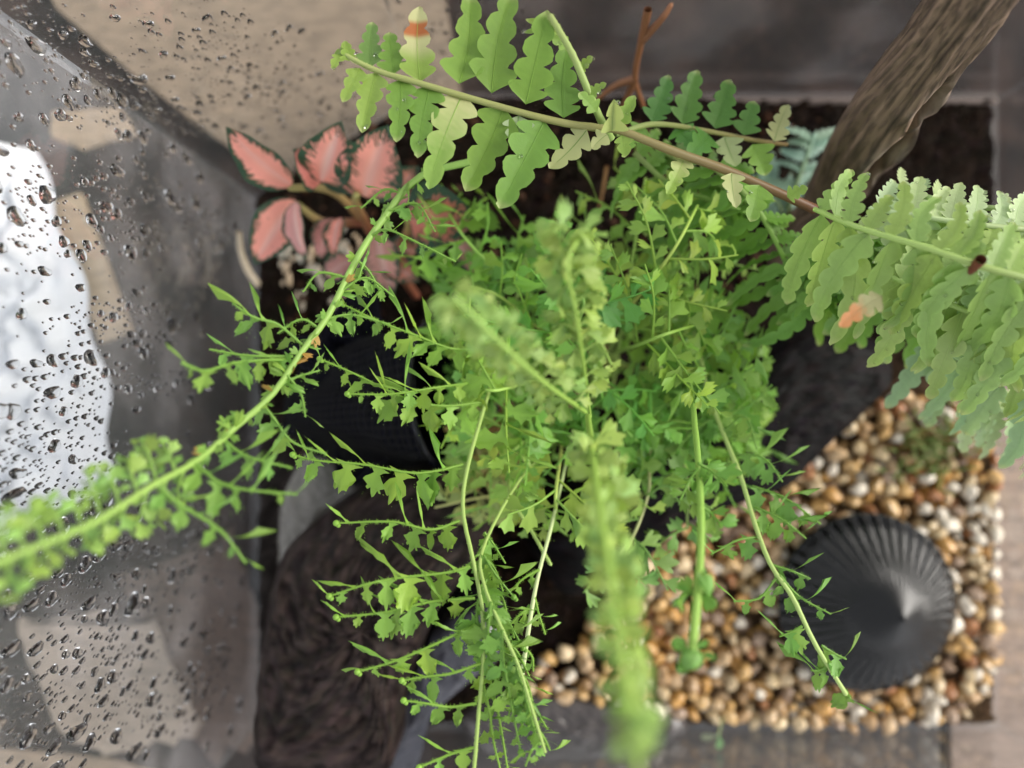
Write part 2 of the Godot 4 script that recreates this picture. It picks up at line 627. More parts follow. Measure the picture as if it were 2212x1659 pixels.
func droplet_mesh(k: int) -> ArrayMesh:
	var g := Geo.new()
	var sides := 14
	var rings := 8
	var first := 0
	var apex := g.vert(Vector3(0.55, 0, 0))
	first = g.v.size()
	for a in range(1, rings + 1):
		var f := sin(float(a) / rings * PI / 2)
		for b in sides:
			var th := TAU * b / sides
			var rr := 1.0 + 0.16 * sin(th * 2.0 + k) + 0.1 * sin(th * 3.0 + k * 2.1) + 0.06 * sin(th * 5.0 + k * 1.3)
			g.vert(Vector3(0.55 * sqrt(maxf(0.0, 1.0 - pow(f, 2.2))), cos(th) * f * rr * (1.15 + 0.2 * (k % 3)), sin(th) * f * rr * 0.85))
	for b in sides:
		g.tri(apex, first + b, first + (b + 1) % sides)
	g.grid(first, rings, sides, true)
	var mid := g.vert(Vector3(-0.02, 0, 0))
	var rim := g.v.size()
	for b in sides:
		g.vert(g.v[first + (rings - 1) * sides + b] + Vector3(-0.02, 0, 0))
	for b in sides:
		g.tri(mid, rim + (b + 1) % sides, rim + b)
		var b2 := (b + 1) % sides
		var o := first + (rings - 1) * sides
		g.tri(o + b, rim + b, o + b2)
		g.tri(o + b2, rim + b, rim + b2)
	for k2 in range(0, g.i.size(), 3):
		var w := g.i[k2 + 1]
		g.i[k2 + 1] = g.i[k2 + 2]
		g.i[k2 + 2] = w
	var m := g.mesh(M.water)
	return m

func tank() -> void:
	var t := node("glass_tank")
	tag(t, "clear glass tank with wet walls, open at the top", "glass tank")
	var th := 0.003
	var panes := []
	var corner := [Vector2(X0, ZC), Vector2(XC, Z0)]
	var out := (Vector2(Z0 - ZC, X0 - XC) * Vector2(1, 1)).normalized()
	for q in [
		[Vector2(X0 - th, ZC), Vector2(X0, ZC), Vector2(X0, Z1), Vector2(X0 - th, Z1)],
		[Vector2(X1, Z0), Vector2(X1 + th, Z0), Vector2(X1 + th, Z1), Vector2(X1, Z1)],
		[corner[1], Vector2(XC, Z0 - th), Vector2(X1 + th, Z0 - th), Vector2(X1 + th, Z0 - 0.0001), Vector2(X1, Z0 - 0.0001)],
		[Vector2(X0 - th, Z1 + 0.0001), Vector2(X1 + th, Z1 + 0.0001), Vector2(X1 + th, Z1 + th), Vector2(X0 - th, Z1 + th)],
		[corner[0] + Vector2(-0.0001, -0.0001), corner[1] + Vector2(-0.0001, -0.0001), Vector2(XC - 0.0001, Z0 - th), Vector2(X0 - th, ZC - 0.0001)],
	]:
		panes.append(put("glass_pane", prism(q, 0.0, TOP).mesh(M.glass), t))
	put("glass_pane", prism([Vector2(X0, ZC), Vector2(XC, Z0), Vector2(X1, Z0), Vector2(X1, Z1), Vector2(X0, Z1)], 0.0, 0.002).mesh(M.glass), t)
	# sealant beads along the foot of the walls
	for s in [[Vector3(XC, 0.003, Z0 + 0.001), Vector3(X1, 0.003, Z0 + 0.001)]]:
		var g := Geo.new()
		var shade := Color(0.03, 0.027, 0.026).lerp(Color(0.13, 0.095, 0.08), 1.0 if s[1].x > 0.1 and s[0].z < -0.08 else 0.0)
		tube(g, spline(s, 20), 0.0012, 0.0012, 8, shade, shade)
		put("sealant_bead", g.mesh(M.seal), t)
	# fog of condensation on the inner faces of two panes
	var f := Geo.new()
	slab(f, Vector3(X0 + 0.00008, 0.004, ZC + 0.001), Vector3(X0 + 0.00012, 0.16, Z1 - 0.001))
	put("condensation", f.mesh(M.mist), panes[0])
	f = Geo.new()
	slab(f, Vector3(XC + 0.001, 0.014, Z0 + 0.00008), Vector3(X1 - 0.001, 0.16, Z0 + 0.00012))
	put("condensation", f.mesh(M.mist), panes[2])
	# droplets
	var shapes := []
	for k in 7:
		shapes.append(droplet_mesh(k))
	var patches := [[40, 60, 110, 90], [200, 190, 110, 90], [330, 250, 120, 70], [250, 400, 150, 90], [60, 470, 60, 160], [250, 500, 150, 80], [230, 690, 120, 55], [340, 700, 90, 50], [180, 810, 110, 60], [110, 930, 110, 90], [60, 1010, 80, 70], [330, 830, 90, 30], [250, 1010, 140, 70], [190, 1130, 200, 110], [330, 1200, 150, 90], [100, 1280, 150, 90], [230, 1400, 150, 50], [140, 1500, 170, 70], [330, 1520, 130, 80], [90, 1600, 130, 70], [420, 1100, 90, 90], [470, 1420, 40, 90], [420, 480, 120, 70], [620, 200, 150, 80], [500, 170, 150, 90], [420, 90, 160, 70], [720, 260, 120, 60], [140, 1180, 200, 90], [300, 1270, 180, 90], [200, 1100, 160, 60]]
	var spots := []
	var tries := 0
	while spots.size() < 2500 and tries < 80000:
		tries += 1
		var pt: Array = patches[rng.randi() % patches.size()]
		var x: float = float(pt[0]) + rng.randfn() * pt[2] * 0.55
		var y: float = float(pt[1]) + rng.randfn() * pt[3] * 0.55
		var ray := at(x, y, 1000.0) - at(x, y, 0.0)
		var cn := Vector3(Z0 - ZC, 0, X0 - XC).normalized() * -1.0
		var d1 := X0 / ray.x
		var d2 := cn.dot(Vector3(X0, 0, ZC)) / cn.dot(ray)
		var cut := d2 > 0.0 and d2 < d1
		var p := at(x, y, (d2 if cut else d1) * 1000.0)
		if p.y < 0.006 or p.y > 0.16 or p.z > Z1 - 0.002:
			continue
		p += (cn if cut else Vector3.RIGHT) * 0.0002
		var r := 0.00024 + 0.0017 * pow(rng.randf(), 2.9)
		if rng.randf() < 0.05:
			r *= 1.5
		if cut:
			r *= 0.6
		var ok := true
		for q in spots:
			if (q[0] as Vector3).distance_to(p) < (r + q[1]) * 1.12:
				ok = false
				break
		if ok:
			spots.append([p, r, atan2(-cn.z, cn.x) if cut else 0.0, 4 if cut else 0])
	tries = 0
	while spots.size() < 2750 and tries < 20000:
		tries += 1
		var x := rng.randf_range(180.0, 1150.0)
		var y := rng.randf_range(0.0, 215.0)
		if noise.get_noise_2d(x * 0.25, y * 0.25) < -0.1:
			continue
		var d := -Z0 * FOCAL / (829.5 - y) * 1000.0
		var p := at(x, y, d)
		if p.x < XC + 0.002 or p.y < 0.014:
			continue
		p.z = Z0 + 0.0002
		var r := 0.0002 + 0.0007 * pow(rng.randf(), 3.0)
		var ok := true
		for q in spots:
			if (q[0] as Vector3).distance_to(p) < (r + q[1]) * 1.12:
				ok = false
				break
		if ok:
			spots.append([p, r, -PI / 2, 2])
	spots.sort_custom(func(a, b): return a[1] > b[1])
	for k in mini(300, spots.size()):
		var q: Array = spots[k]
		var o := put("water_droplet", shapes[k % 7], panes[q[3]])
		o.position = q[0]
		o.rotation.y = q[2]
		o.scale = Vector3.ONE * q[1]
	var mm := MultiMesh.new()
	mm.transform_format = MultiMesh.TRANSFORM_3D
	mm.mesh = shapes[1]
	mm.instance_count = maxi(0, spots.size() - 300)
	for k in range(300, spots.size()):
		var q: Array = spots[k]
		mm.set_instance_transform(k - 300, Transform3D(Basis(Vector3.UP, q[2]).scaled(Vector3.ONE * q[1]), q[0]))
	var mi := MultiMeshInstance3D.new()
	mi.name = "fine_droplets"
	mi.multimesh = mm
	mi.set_meta("kind", "stuff")
	t.add_child(mi)

func soil() -> void:
	var g := Geo.new()
	var n := 120
	for r in n:
		for c in n:
			var x := lerpf(X0 + 0.001, X1 - 0.001, float(c) / (n - 1))
			var z := lerpf(Z0 + 0.001, Z1 - 0.001, float(r) / (n - 1))
			var near := smoothstep(0.09, 0.01, Vector2(x - 0.02, z + 0.02).length())
			var h := 0.0035 + 0.012 * near + 0.0022 * noise.get_noise_2d(x * 3000.0, z * 3000.0) + 0.002 * noise.get_noise_2d(x * 9000.0, z * 9000.0)
			var k := 0.55 + 0.45 * noise.get_noise_2d(x * 12000.0, z * 12000.0)
			var xz := within(x, z)
			var grit := smoothstep(0.02, 0.05, x) * smoothstep(0.0, 0.03, z + (x - 0.08) * 0.5)
			g.vert(Vector3(xz.x, maxf(h, 0.0023), xz.y), Color(0.01, 0.008, 0.007).lerp(Color(0.03, 0.02, 0.015), k).lerp(Color(0.2, 0.125, 0.07), grit * clampf(k, 0.2, 1.0)).lerp(Color(0.05, 0.04, 0.037), smoothstep(-0.05, -0.07, x) * smoothstep(0.0, 0.02, z)))
	g.grid(0, n, n)
	var o := put("soil", g.mesh(M.soil))
	setting(o, "dark damp soil on the tank floor")
	# crumbs of bark, leaf litter and grit on the soil
	var b := Geo.new()
	for k in 900:
		var xz := within(rng.randf_range(X0 + 0.01, X1 - 0.04), rng.randf_range(Z0 + 0.004, 0.06))
		var p := Vector3(xz.x, 0, xz.y)
		var near := smoothstep(0.09, 0.01, Vector2(p.x - 0.02, p.z + 0.02).length())
		p.y = 0.0045 + 0.012 * near
		var cc: Color = [Color(0.016, 0.012, 0.01), Color(0.06, 0.03, 0.018), Color(0.03, 0.02, 0.016), Color(0.12, 0.065, 0.04)][rng.randi() % 4]
		ball(b, p, rng.randf_range(0.0006, 0.002), cc, rng.randf_range(0.4, 0.9), 6, 4, 0.6)
	var lit := put("soil_crumbs", b.mesh(M.soil), o)
	lit.set_meta("kind", "stuff")

func inside(p: Vector2, poly: PackedVector2Array) -> bool:
	return Geometry2D.is_point_in_polygon(p, poly)

func gravel() -> void:
	var bed := node("gravel_bed")
	setting(bed, "bed of small white, tan and rust coloured pebbles at the right front corner of the tank")
	var poly := PackedVector2Array([Vector2(1690, 1060), Vector2(1830, 900), Vector2(1950, 850), Vector2(2100, 880), Vector2(2160, 1000), Vector2(2160, 1350), Vector2(2130, 1520), Vector2(1960, 1585), Vector2(1800, 1580), Vector2(1640, 1560), Vector2(1400, 1540), Vector2(1150, 1500), Vector2(1100, 1455), Vector2(1240, 1400), Vector2(1340, 1270), Vector2(1380, 1100), Vector2(1560, 1080)])
	var shapes := []
	for k in 8:
		var g := Geo.new()
		var first := 0
		for a in 7:
			var ph := PI * a / 6
			for b in 9:
				var th := TAU * b / 9
				var d := Vector3(sin(ph) * cos(th), cos(ph), sin(ph) * sin(th))
				var r := 1.0 + 0.85 * noise.get_noise_3dv(d * 14.0 + Vector3(k * 40.0, 0, 0))
				g.vert(d * r * Vector3(1.15, 0.8, 0.92))
		g.grid(first, 7, 9, true)
		shapes.append(g)
	var tones := [Color(0.68, 0.52, 0.31), Color(0.62, 0.4, 0.17), Color(0.6, 0.33, 0.1), Color(0.78, 0.7, 0.57), Color(0.42, 0.19, 0.08), Color(0.62, 0.43, 0.24), Color(0.46, 0.29, 0.14), Color(0.68, 0.52, 0.3), Color(0.62, 0.38, 0.14), Color(0.36, 0.25, 0.17)]
	var made := {}
	for k in 8:
		for c in tones.size():
			var g2 := Geo.new()
			g2.v = shapes[k].v
			g2.u = shapes[k].u
			g2.i = shapes[k].i
			for q in g2.v:
				g2.c.append(tones[c] * (1.0 + 0.22 * noise.get_noise_3dv(q * 60.0 + Vector3(k * 9.0, c * 7.0, 0))))
			made[k * 100 + c] = g2.mesh(M.stone)
	var spots := []
	var tries := 0
	while spots.size() < 900 and tries < 90000:
		tries += 1
		var x := rng.randf_range(1100.0, 2160.0)
		var y := rng.randf_range(850.0, 1600.0)
		if not inside(Vector2(x, y), poly):
			continue
		var layer := 0 if spots.size() < 470 else 1
		var p := at(x, y, 224.0 if layer == 0 else 220.5)
		var r := rng.randf_range(0.0013, 0.0026)
		p.y += rng.randf_range(-0.0006, 0.0012)
		var ok := p.x < X1 - r * 0.95 and p.z < Z1 - r * 0.95
		for q in spots:
			if q[3] == layer and Vector2(q[0].x - p.x, q[0].z - p.z).length() < (r + q[1]) * (0.84 if layer == 0 else 0.9):
				ok = false
				break
		if ok:
			spots.append([p, r, rng.randi() % tones.size() if rng.randf() < 0.94 else 3, layer])
	spots.reverse()
	var rest := {}
	for k in spots.size():
		var q: Array = spots[k]
		var b := Basis.from_euler(Vector3(rng.randf_range(-0.5, 0.5), rng.randf() * TAU, rng.randf_range(-0.5, 0.5))).scaled(Vector3.ONE * q[1])
		var key := (k % 8) * 100 + int(q[2])
		if k < 300:
			var o := put("pebble", made[key], bed)
			o.transform = Transform3D(b, q[0])
		else:
			if not rest.has(int(q[2])):
				rest[int(q[2])] = []
			rest[int(q[2])].append(Transform3D(b, q[0]))
	var low := Geo.new()
	for c in rest:
		for tr in rest[c]:
			var first := low.v.size()
			var src: Geo = shapes[(c * 3 + int(tr.origin.x * 90000.0)) % 8]
			for q in src.v:
				low.vert(tr * q, tones[c])
			for k in src.i:
				low.i.append(first + k)
	var o2 := put("lower_pebbles", low.mesh(M.stone), bed)
	o2.set_meta("kind", "stuff")

# gnarled branch leaning from the soil up to the right back corner
func branch() -> void:
	var g := Geo.new()
	var axis := spline(px([[1690, 560, 205], [1770, 450, 185], [1855, 320, 160], [1960, 170, 138], [2060, 40, 122], [2150, -90, 110]]), 90)
	var sides := 72
	for k in axis.size():
		var f := float(k) / (axis.size() - 1)
		var t := tangent(axis, f)
		var s := t.cross(Vector3.UP).normalized()
		var w := s.cross(t)
		for j in sides + 1:
			var th := TAU * (j % sides) / sides
			var e := Vector3(cos(th), sin(th), 0)
			var r := lerpf(0.0046, 0.0061, f) + 0.0005 * sin(f * 5.0)
			r += 0.0032 * exp(-pow((f - 0.5) / 0.17, 2.0)) * pow(maxf(0.0, cos(th - 2.5)), 1.5)
			var ctr := 1.3 + 0.35 * sin(f * 3.5 + 0.5)
			var off := wrapf(th - ctr, -PI, PI)
			var span := smoothstep(0.22, 0.34, f) * smoothstep(0.72, 0.6, f)
			var open := 0.1 + 0.12 * span * absf(sin(f * 17.0))
			r -= 0.0042 * exp(-pow(off / open, 2.0)) * span
			r += 0.0016 * exp(-pow((absf(off) - open * 2.0) / 0.14, 2.0)) * span
			r -= 0.0017 * exp(-pow((off + 0.75) / 0.16, 2.0)) * smoothstep(0.5, 0.7, f)
			r += 0.0007 * sin(th * 13.0 + 3.0 * noise.get_noise_1d(f * 90.0)) * smoothstep(0.5, -0.3, off) * smoothstep(-1.9, -1.2, off)
			r += 0.0009 * absf(noise.get_noise_3d(e.x * 60.0, e.y * 60.0, f * 14.0)) + 0.0014 * noise.get_noise_3d(e.x * 22.0, e.y * 22.0, f * 26.0)
			r += 0.0008 * noise.get_noise_3d(e.x * 210.0, e.y * 210.0, f * 18.0)
			var hole := exp(-pow((f - 0.33) / 0.02, 2.0)) * exp(-pow(wrapf(th - ctr + 0.3, -PI, PI) / 0.12, 2.0))
			hole += exp(-pow((f - 0.39) / 0.012, 2.0)) * exp(-pow(wrapf(th - ctr - 0.15, -PI, PI) / 0.1, 2.0))
			r -= 0.0035 * hole
			var k2 := 0.45 + 1.0 * noise.get_noise_3d(e.x * 150.0, e.y * 150.0, f * 16.0)
			var col := Color(0.07, 0.045, 0.031).lerp(Color(0.29, 0.195, 0.135), clampf(k2, 0, 1))
			col = col.lerp(Color(0.38, 0.3, 0.25), 0.9 * exp(-pow((absf(off) - open * 1.9) / 0.1, 2.0)) * span * clampf(0.5 + 1.5 * noise.get_noise_2d(f * 300.0, th * 20.0), 0, 1))
			g.vert((axis[k] as Vector3) + (s * e.x + w * e.y) * r, col, Vector2(float(j) / sides, f * 4.0))
	g.grid(0, axis.size(), sides + 1)
	var o := put("branch", g.mesh(M.wood))
	tag(o, "gnarled grey brown driftwood branch leaning up into the back corner", "branch")
	# a few splinters along its lower edge
	var sp := Geo.new()
	for k in 40:
		var f := rng.randf_range(0.1, 0.95)
		var t := tangent(axis, f)
		var s := t.cross(Vector3.UP).normalized()
		var p := along(axis, f) + s * 0.0068 + Vector3(0, rng.randf_range(-0.002, 0.003), 0)
		tube(sp, [p, p + (s * 0.6 + t * rng.randf_range(0.3, 1.0)).normalized() * rng.randf_range(0.0006, 0.0016)], 0.00016, 0.00005, 4, Color(0.3, 0.22, 0.15), Color(0.4, 0.3, 0.2))
	put("splinters", sp.mesh(M.stem), o)

# a low block of wood from its outline in plan
func block(outline: Array, depth: float, rough: float, c0: Color, c1: Color, dome: float, mat_name := "darkwood") -> ArrayMesh:
	var top := px(outline.map(func(q): return [q[0], q[1], depth]))
	top.append(top[0])
	var line := spline(top, 90)
	line.remove_at(90)
	var mid := Vector3.ZERO
	for p in line:
		mid += p / 90.0
	var g := Geo.new()
	var rings := 22
	for a in rings + 3:
		var f := clampf(1.0 - (a - 2.0) / rings, 0.0, 1.0)
		for b in 90:
			var p: Vector3 = mid.lerp(line[b], maxf(f, 0.004))
			var grain := noise.get_noise_2d(p.x * 2500.0 + p.z * 2500.0, (p.x - p.z) * 9000.0)
			var wob := noise.get_noise_2d(p.x * 2600.0, p.z * 2600.0)
			p.y = mid.y + dome * (1.0 - f * f) - dome * 0.9 * smoothstep(0.86, 1.0, f) + rough * (grain * 0.6 + wob)
			if a == 1:
				p.y = mid.y * 0.55
				p += (p - mid) * Vector3(0.03, 0, 0.03)
			if a == 0:
				p.y = 0.003
				p += (p - mid) * Vector3(0.06, 0, 0.06)
			var k := clampf(0.4 + 0.9 * grain + 0.5 * noise.get_noise_2d(p.x * 7000.0, p.z * 7000.0), 0, 1)
			g.vert(p, c0.lerp(c1, k))
	g.grid(0, rings + 3, 90, true)
	return g.mesh(M[mat_name])

func logs() -> void:
	tag(put("wood_stump", block([[566, 1300], [610, 1190], [720, 1100], [830, 1050], [960, 1010], [1080, 1040], [1060, 1160], [990, 1270], [930, 1350], [890, 1450], [850, 1560], [830, 1690], [690, 1700], [540, 1690], [536, 1560], [548, 1430]], 172, 0.0022, Color(0.009, 0.0072, 0.0068), Color(0.052, 0.037, 0.033), 0.006)),
		"big dark brown rough wood stump under the hanging fern fronds", "wood stump")
	tag(put("dark_log", block([[1150, 1180], [1260, 1060], [1420, 960], [1560, 860], [1660, 760], [1760, 700], [1900, 720], [1960, 800], [1900, 880], [1800, 970], [1710, 1060], [1560, 1110], [1430, 1170], [1340, 1260], [1230, 1300]], 196, 0.0014, Color(0.007, 0.006, 0.0065), Color(0.016, 0.013, 0.013), 0.008)),
		"near black smooth log lying between the fern and the gravel", "log")
	tag(put("slate_piece", block([[930, 1370], [990, 1330], [1060, 1330], [1080, 1420], [1010, 1480], [930, 1560], [890, 1680], [800, 1690], [850, 1560], [890, 1450]], 196, 0.0007, Color(0.04, 0.042, 0.054), Color(0.07, 0.07, 0.085), 0.002, "stone")),
		"blue grey slate piece wedged against the dark wood stump", "slate")
	tag(put("pale_stone", block([[590, 1180], [600, 1080], [650, 980], [700, 950], [760, 1010], [850, 1040], [820, 1100], [720, 1120], [650, 1190], [600, 1270]], 204, 0.0005, Color(0.12, 0.113, 0.1), Color(0.17, 0.16, 0.145), 0.004, "stone")),
		"smooth pale grey stone between the wood stump and black basket", "stone")
	tag(put("grey_stone", block([[1000, 1560], [1080, 1500], [1200, 1500], [1330, 1520], [1450, 1540], [1480, 1590], [1380, 1640], [1200, 1650], [1060, 1640]], 221, 0.0008, Color(0.05, 0.043, 0.042), Color(0.09, 0.078, 0.074), 0.002, "stone")),
		"flat grey brown stone at the edge of the gravel under the fronds", "stone")

# black netted pot lying on its side
func basket() -> void:
	var b := node("net_basket")
	tag(b, "black plastic net basket with folded flaps beneath the fern", "net basket")
	var p0 := at(690, 880, 206)
	var p1 := at(985, 850, 186)
	var ax := (p1 - p0).normalized()
	var s := ax.cross(Vector3.UP).normalized()
	var w := s.cross(ax)
	var black := Color(0.007, 0.0075, 0.009)
	var liner := Geo.new()
	for k in 24:
		var f := k / 23.0
		for j in 48:
			var th := TAU * j / 48
			var r := lerpf(0.0125, 0.0195, f) * (1.0 + 0.09 * sin(th * 5.0 + f * 3.0) + 0.1 * noise.get_noise_2d(th * 12.0, f * 40.0))
			liner.vert(p0.lerp(p1, f) + (s * cos(th) + w * sin(th)) * r, black)
	liner.grid(0, 24, 48, true)
	var c := liner.vert(p0, black)
	for j in 48:
		liner.tri(c, j, (j + 1) % 48)
	put("liner", liner.mesh(M.fabric), b)
	var net := Geo.new()
	for k in 22:
		var f := k / 21.0
		var ring := []
		for j in 49:
			var th := TAU * j / 48
			var r := lerpf(0.0125, 0.0195, f) * (1.0 + 0.09 * sin(th * 5.0 + f * 3.0) + 0.1 * noise.get_noise_2d(fposmod(th, TAU) * 12.0, f * 40.0)) + 0.0003
			ring.append(p0.lerp(p1, f) + (s * cos(th) + w * sin(th)) * r)
		tube(net, ring, 0.00022, 0.00022, 4, Color(0.016, 0.017, 0.019), Color(0.016, 0.017, 0.019), false)
	for j in 60:
		var th := TAU * j / 60
		var bar := []
		for k in 12:
			var f := k / 11.0
			var r := lerpf(0.0125, 0.0195, f) * (1.0 + 0.09 * sin(th * 5.0 + f * 3.0) + 0.1 * noise.get_noise_2d(th * 12.0, f * 40.0)) + 0.0003
			bar.append(p0.lerp(p1, f) + (s * cos(th) + w * sin(th)) * r)
		tube(net, bar, 0.00022, 0.00022, 4, Color(0.016, 0.017, 0.019), Color(0.016, 0.017, 0.019), false)
	put("net", net.mesh(M.fabric), b)
	var rim := Geo.new()
	var ring := []
	for j in 49:
		var th := TAU * j / 48
		ring.append(p1 + (s * cos(th) + w * sin(th)) * 0.0205)
	tube(rim, ring, 0.0009, 0.0009, 6, black, black, false)
	put("rim", rim.mesh(M.plastic), b)
	# folded flaps of black cloth spreading from the foot
	for q in [[720, 720, 590, 742, 70], [700, 860, 605, 935, 90], [760, 960, 735, 1065, 90], [880, 960, 880, 1100, 110], [700, 700, 800, 590, 90]]:
		var g := Geo.new()
		var a := at(q[0] + 60, (q[1] + 850) / 2.0, 190)
		var e := at(q[2], q[3], 208)
		var d := (e - a).normalized()
		var side := d.cross(Vector3.UP).normalized()
		for k in 16:
			var f := k / 15.0
			for j in 13:
				var u := j / 6.0 - 1.0
				var wd: float = q[4] / FOCAL * 0.2 * (1.0 - f * f) * 0.75
				g.vert(a.lerp(e, f) + side * u * wd + Vector3.UP * (0.003 * cos(u * 7.0) * (1.0 - f) + 0.004 * sin(f * PI)), Color(0.007, 0.0075, 0.009))
		g.grid(0, 16, 13)
		put("flap", g.mesh(M.fabric), b)

func ribbed_cap() -> void:
	var g := Geo.new()
	var mid := at(1880, 1306, 212)
	var R := 191.0 / FOCAL * 0.212
	var rings := 26
	var sides := 420
	var ribs := 42
	for a in rings:
		var f := float(a) / (rings - 1)
		for b in sides:
			var th := TAU * b / sides
			var wave := cos(th * ribs)
			var k := smoothstep(0.22, 0.6, f)
			var y := 0.0118 * pow(1.0 - f, 1.06) + 0.00042 * wave * k * (0.3 + 0.7 * f) - 0.0012 * smoothstep(0.9, 1.0, f)
			var r := R * f * (1.0 + 0.009 * wave * smoothstep(0.8, 1.0, f))
			g.vert(mid + Vector3(cos(th) * r + 0.0035 * (1.0 - f), y, sin(th) * r + 0.0006 * (1.0 - f)), Color(0.005, 0.0055, 0.0065))
	g.grid(0, rings, sides, true)
	var t := node("ribbed_cap")
	tag(t, "round black plastic cap with radial ribs lying on the pebbles", "plastic cap")
	put("shell", g.mesh(M.plastic), t)
	var n := Geo.new()
	ball(n, mid + Vector3(0.0035, 0.0117, 0.0006), 0.0009, Color(0.012, 0.013, 0.015), 0.6, 14, 8)
	put("centre_stud", n.mesh(M.plastic), t)
	var rim := Geo.new()
	var ring := []
	for b in 97:
		var th := TAU * b / 96
		ring.append(mid + Vector3(cos(th) * R * 0.985, -0.0022, sin(th) * R * 0.985))
	tube(rim, ring, 0.0009, 0.0009, 6, Color(0.011, 0.012, 0.014), Color(0.011, 0.012, 0.014), false)
	put("rim", rim.mesh(M.plastic), t)

func pink_leaf(parent: Node, base: Vector3, tip: Vector3, width: float, o := {}) -> void:
	var g := Geo.new()
	var rows := 46
	var cols := 27
	var dir := tip - base
	var L := dir.length()
	dir = dir / L
	var nn := Vector3.UP.rotated(dir, o.get("tilt", 0.0))
	var s := dir.cross(nn).normalized()
	nn = s.cross(dir).normalized()
	var margin: float = o.get("margin", 0.24) + 0.1
	var bend: float = o.get("bend", 0.08)
	var fold: float = o.get("fold", 0.35)
	var deepness: float = o.get("veins", 0.3) * 1.3
	var k0 := rng.randf() * 100.0
	var pink: Color = o.get("pink", Color(0.9, 0.34, 0.28)).lerp(Color(0.92, 0.5, 0.43), 0.2)
	var pale := Color(0.9, 0.6, 0.56)
	var green := Color(0.028, 0.075, 0.04)
	for a in rows:
		var t := float(a) / (rows - 1)
		var w := pow(maxf(0.0, sin(PI * pow(t, 0.72))), 0.85) * width * 0.5
		if a == rows - 1:
			w = 0.0
		for b in cols:
			var x := float(b) / (cols - 1) * 2.0 - 1.0
			var wav := 0.03 * width * sin(t * 17.0 + x * 2.0 + k0) * absf(x)
			var p: Vector3 = base + dir * (t * L) + s * x * w + nn * (bend * L * sin(t * PI) + fold * absf(x) * w + wav - o.get("droop", 0.0) * L * t * t)
			var edge := minf(1.0 - absf(x), (1.0 - t) * 2.2)
			var along_vein := t * 1.0 - absf(x) * 0.3
			var jag := noise.get_noise_2d(along_vein * 620.0 + k0 * 10.0 + signf(x) * 300.0, x * 26.0)
			var lim := margin + deepness * jag
			var c := green.lerp(pink, smoothstep(lim - 0.05, lim + 0.05, edge))
			c = c.lerp(pale, smoothstep(0.3, 0.0, absf(x)) * smoothstep(lim, lim + 0.2, edge) * o.get("pale", 0.45))
			var spk := noise.get_noise_2d(p.x * 150000.0, p.z * 150000.0 + k0)
			c = c.lerp(Color(0.16, 0.1, 0.06), smoothstep(0.42, 0.55, spk) * 0.6 * smoothstep(0.75, 0.45, edge))
			g.vert(p, c, Vector2(t, x))
	g.grid(0, rows, cols)
	put("leaf", g.mesh(M.leaf), parent)

func pink_plant() -> void:
	var t := node("pink_leaf_plant")
	tag(t, "small plant with pink leaves edged dark green beside the wet glass", "plant")
	for q in [[[900, 640, 205], [800, 500, 185], [720, 415, 172], [625, 405, 168]], [[850, 560, 195], [880, 500, 176], [880, 470, 170]], [[800, 500, 185], [770, 440, 170], [770, 420, 166]], [[780, 480, 182], [700, 480, 178], [640, 440, 172]]]:
		var g := Geo.new()
		tube(g, spline(px(q), 20), 0.0012, 0.0008, 8, Color(0.3, 0.1, 0.06), Color(0.3, 0.28, 0.1))
		put("stem", g.mesh(M.stem), t)
	var k := 0.168 / FOCAL
	for q in [
		[630, 400, 167, 487, 272, 158, 78, {tilt = -0.5, margin = 0.2, veins = 0.22, pale = 0.3}],
		[692, 395, 168, 632, 322, 160, 78, {tilt = 0.5, margin = 0.1, veins = 0.1, pink = Color(0.6, 0.17, 0.16), pale = 0.1}],
		[694, 392, 166, 738, 262, 156, 92, {tilt = 0.3, margin = 0.26, veins = 0.4, pale = 0.8}],
		[786, 425, 168, 836, 270, 158, 118, {tilt = 0.25, margin = 0.26, veins = 0.5}],
		[770, 420, 170, 745, 300, 172, 100, {tilt = -0.4, margin = 0.5, veins = 0.3}],
		[638, 432, 172, 548, 572, 174, 82, {tilt = -0.2, margin = 0.16, veins = 0.16, pale = 0.5}],
		[638, 436, 170, 662, 562, 168, 54, {tilt = 0.5, margin = 0.12, veins = 0.15, pale = 1.0, pink = Color(0.7, 0.36, 0.36)}],
		[722, 472, 176, 690, 562, 178, 56, {tilt = 0.2, margin = 0.12, pink = Color(0.6, 0.26, 0.26)}],
		[735, 470, 174, 722, 560, 172, 48, {tilt = 0.4, margin = 0.25, pale = 0.7}],
		[885, 480, 170, 1036, 468, 162, 128, {tilt = 0.15, margin = 0.42, veins = 0.75, pink = Color(0.62, 0.16, 0.11), pale = 0.1}],
		[815, 505, 178, 850, 640, 180, 78, {tilt = 0.2, margin = 0.18, pale = 0.8, pink = Color(0.6, 0.3, 0.27)}],
		[835, 560, 180, 905, 610, 178, 60, {margin = 0.3, veins = 0.5, pink = Color(0.62, 0.2, 0.15)}],
		[850, 430, 176, 905, 360, 172, 70, {margin = 0.35, veins = 0.4, pink = Color(0.55, 0.2, 0.14)}],
		[860, 430, 174, 890, 425, 172, 40, {margin = 0.1, pink = Color(0.66, 0.3, 0.34)}],
		[985, 520, 178, 1045, 600, 180, 46, {margin = 0.15, pink = Color(0.6, 0.3, 0.28)}],
		[760, 560, 184, 700, 600, 186, 60, {margin = 0.2, pink = Color(0.55, 0.26, 0.26)}],
		[900, 540, 182, 830, 545, 184, 60, {margin = 0.3, pink = Color(0.4, 0.16, 0.1)}],
		[740, 400, 172, 700, 345, 176, 60, {margin = 0.5, veins = 0.3}],
	]:
		pink_leaf(t, at(q[0], q[1], q[2]), at(q[3], q[4], q[5]), q[6] * k * 1.22, q[7])

const FINE := Color(0.26, 0.45, 0.07)

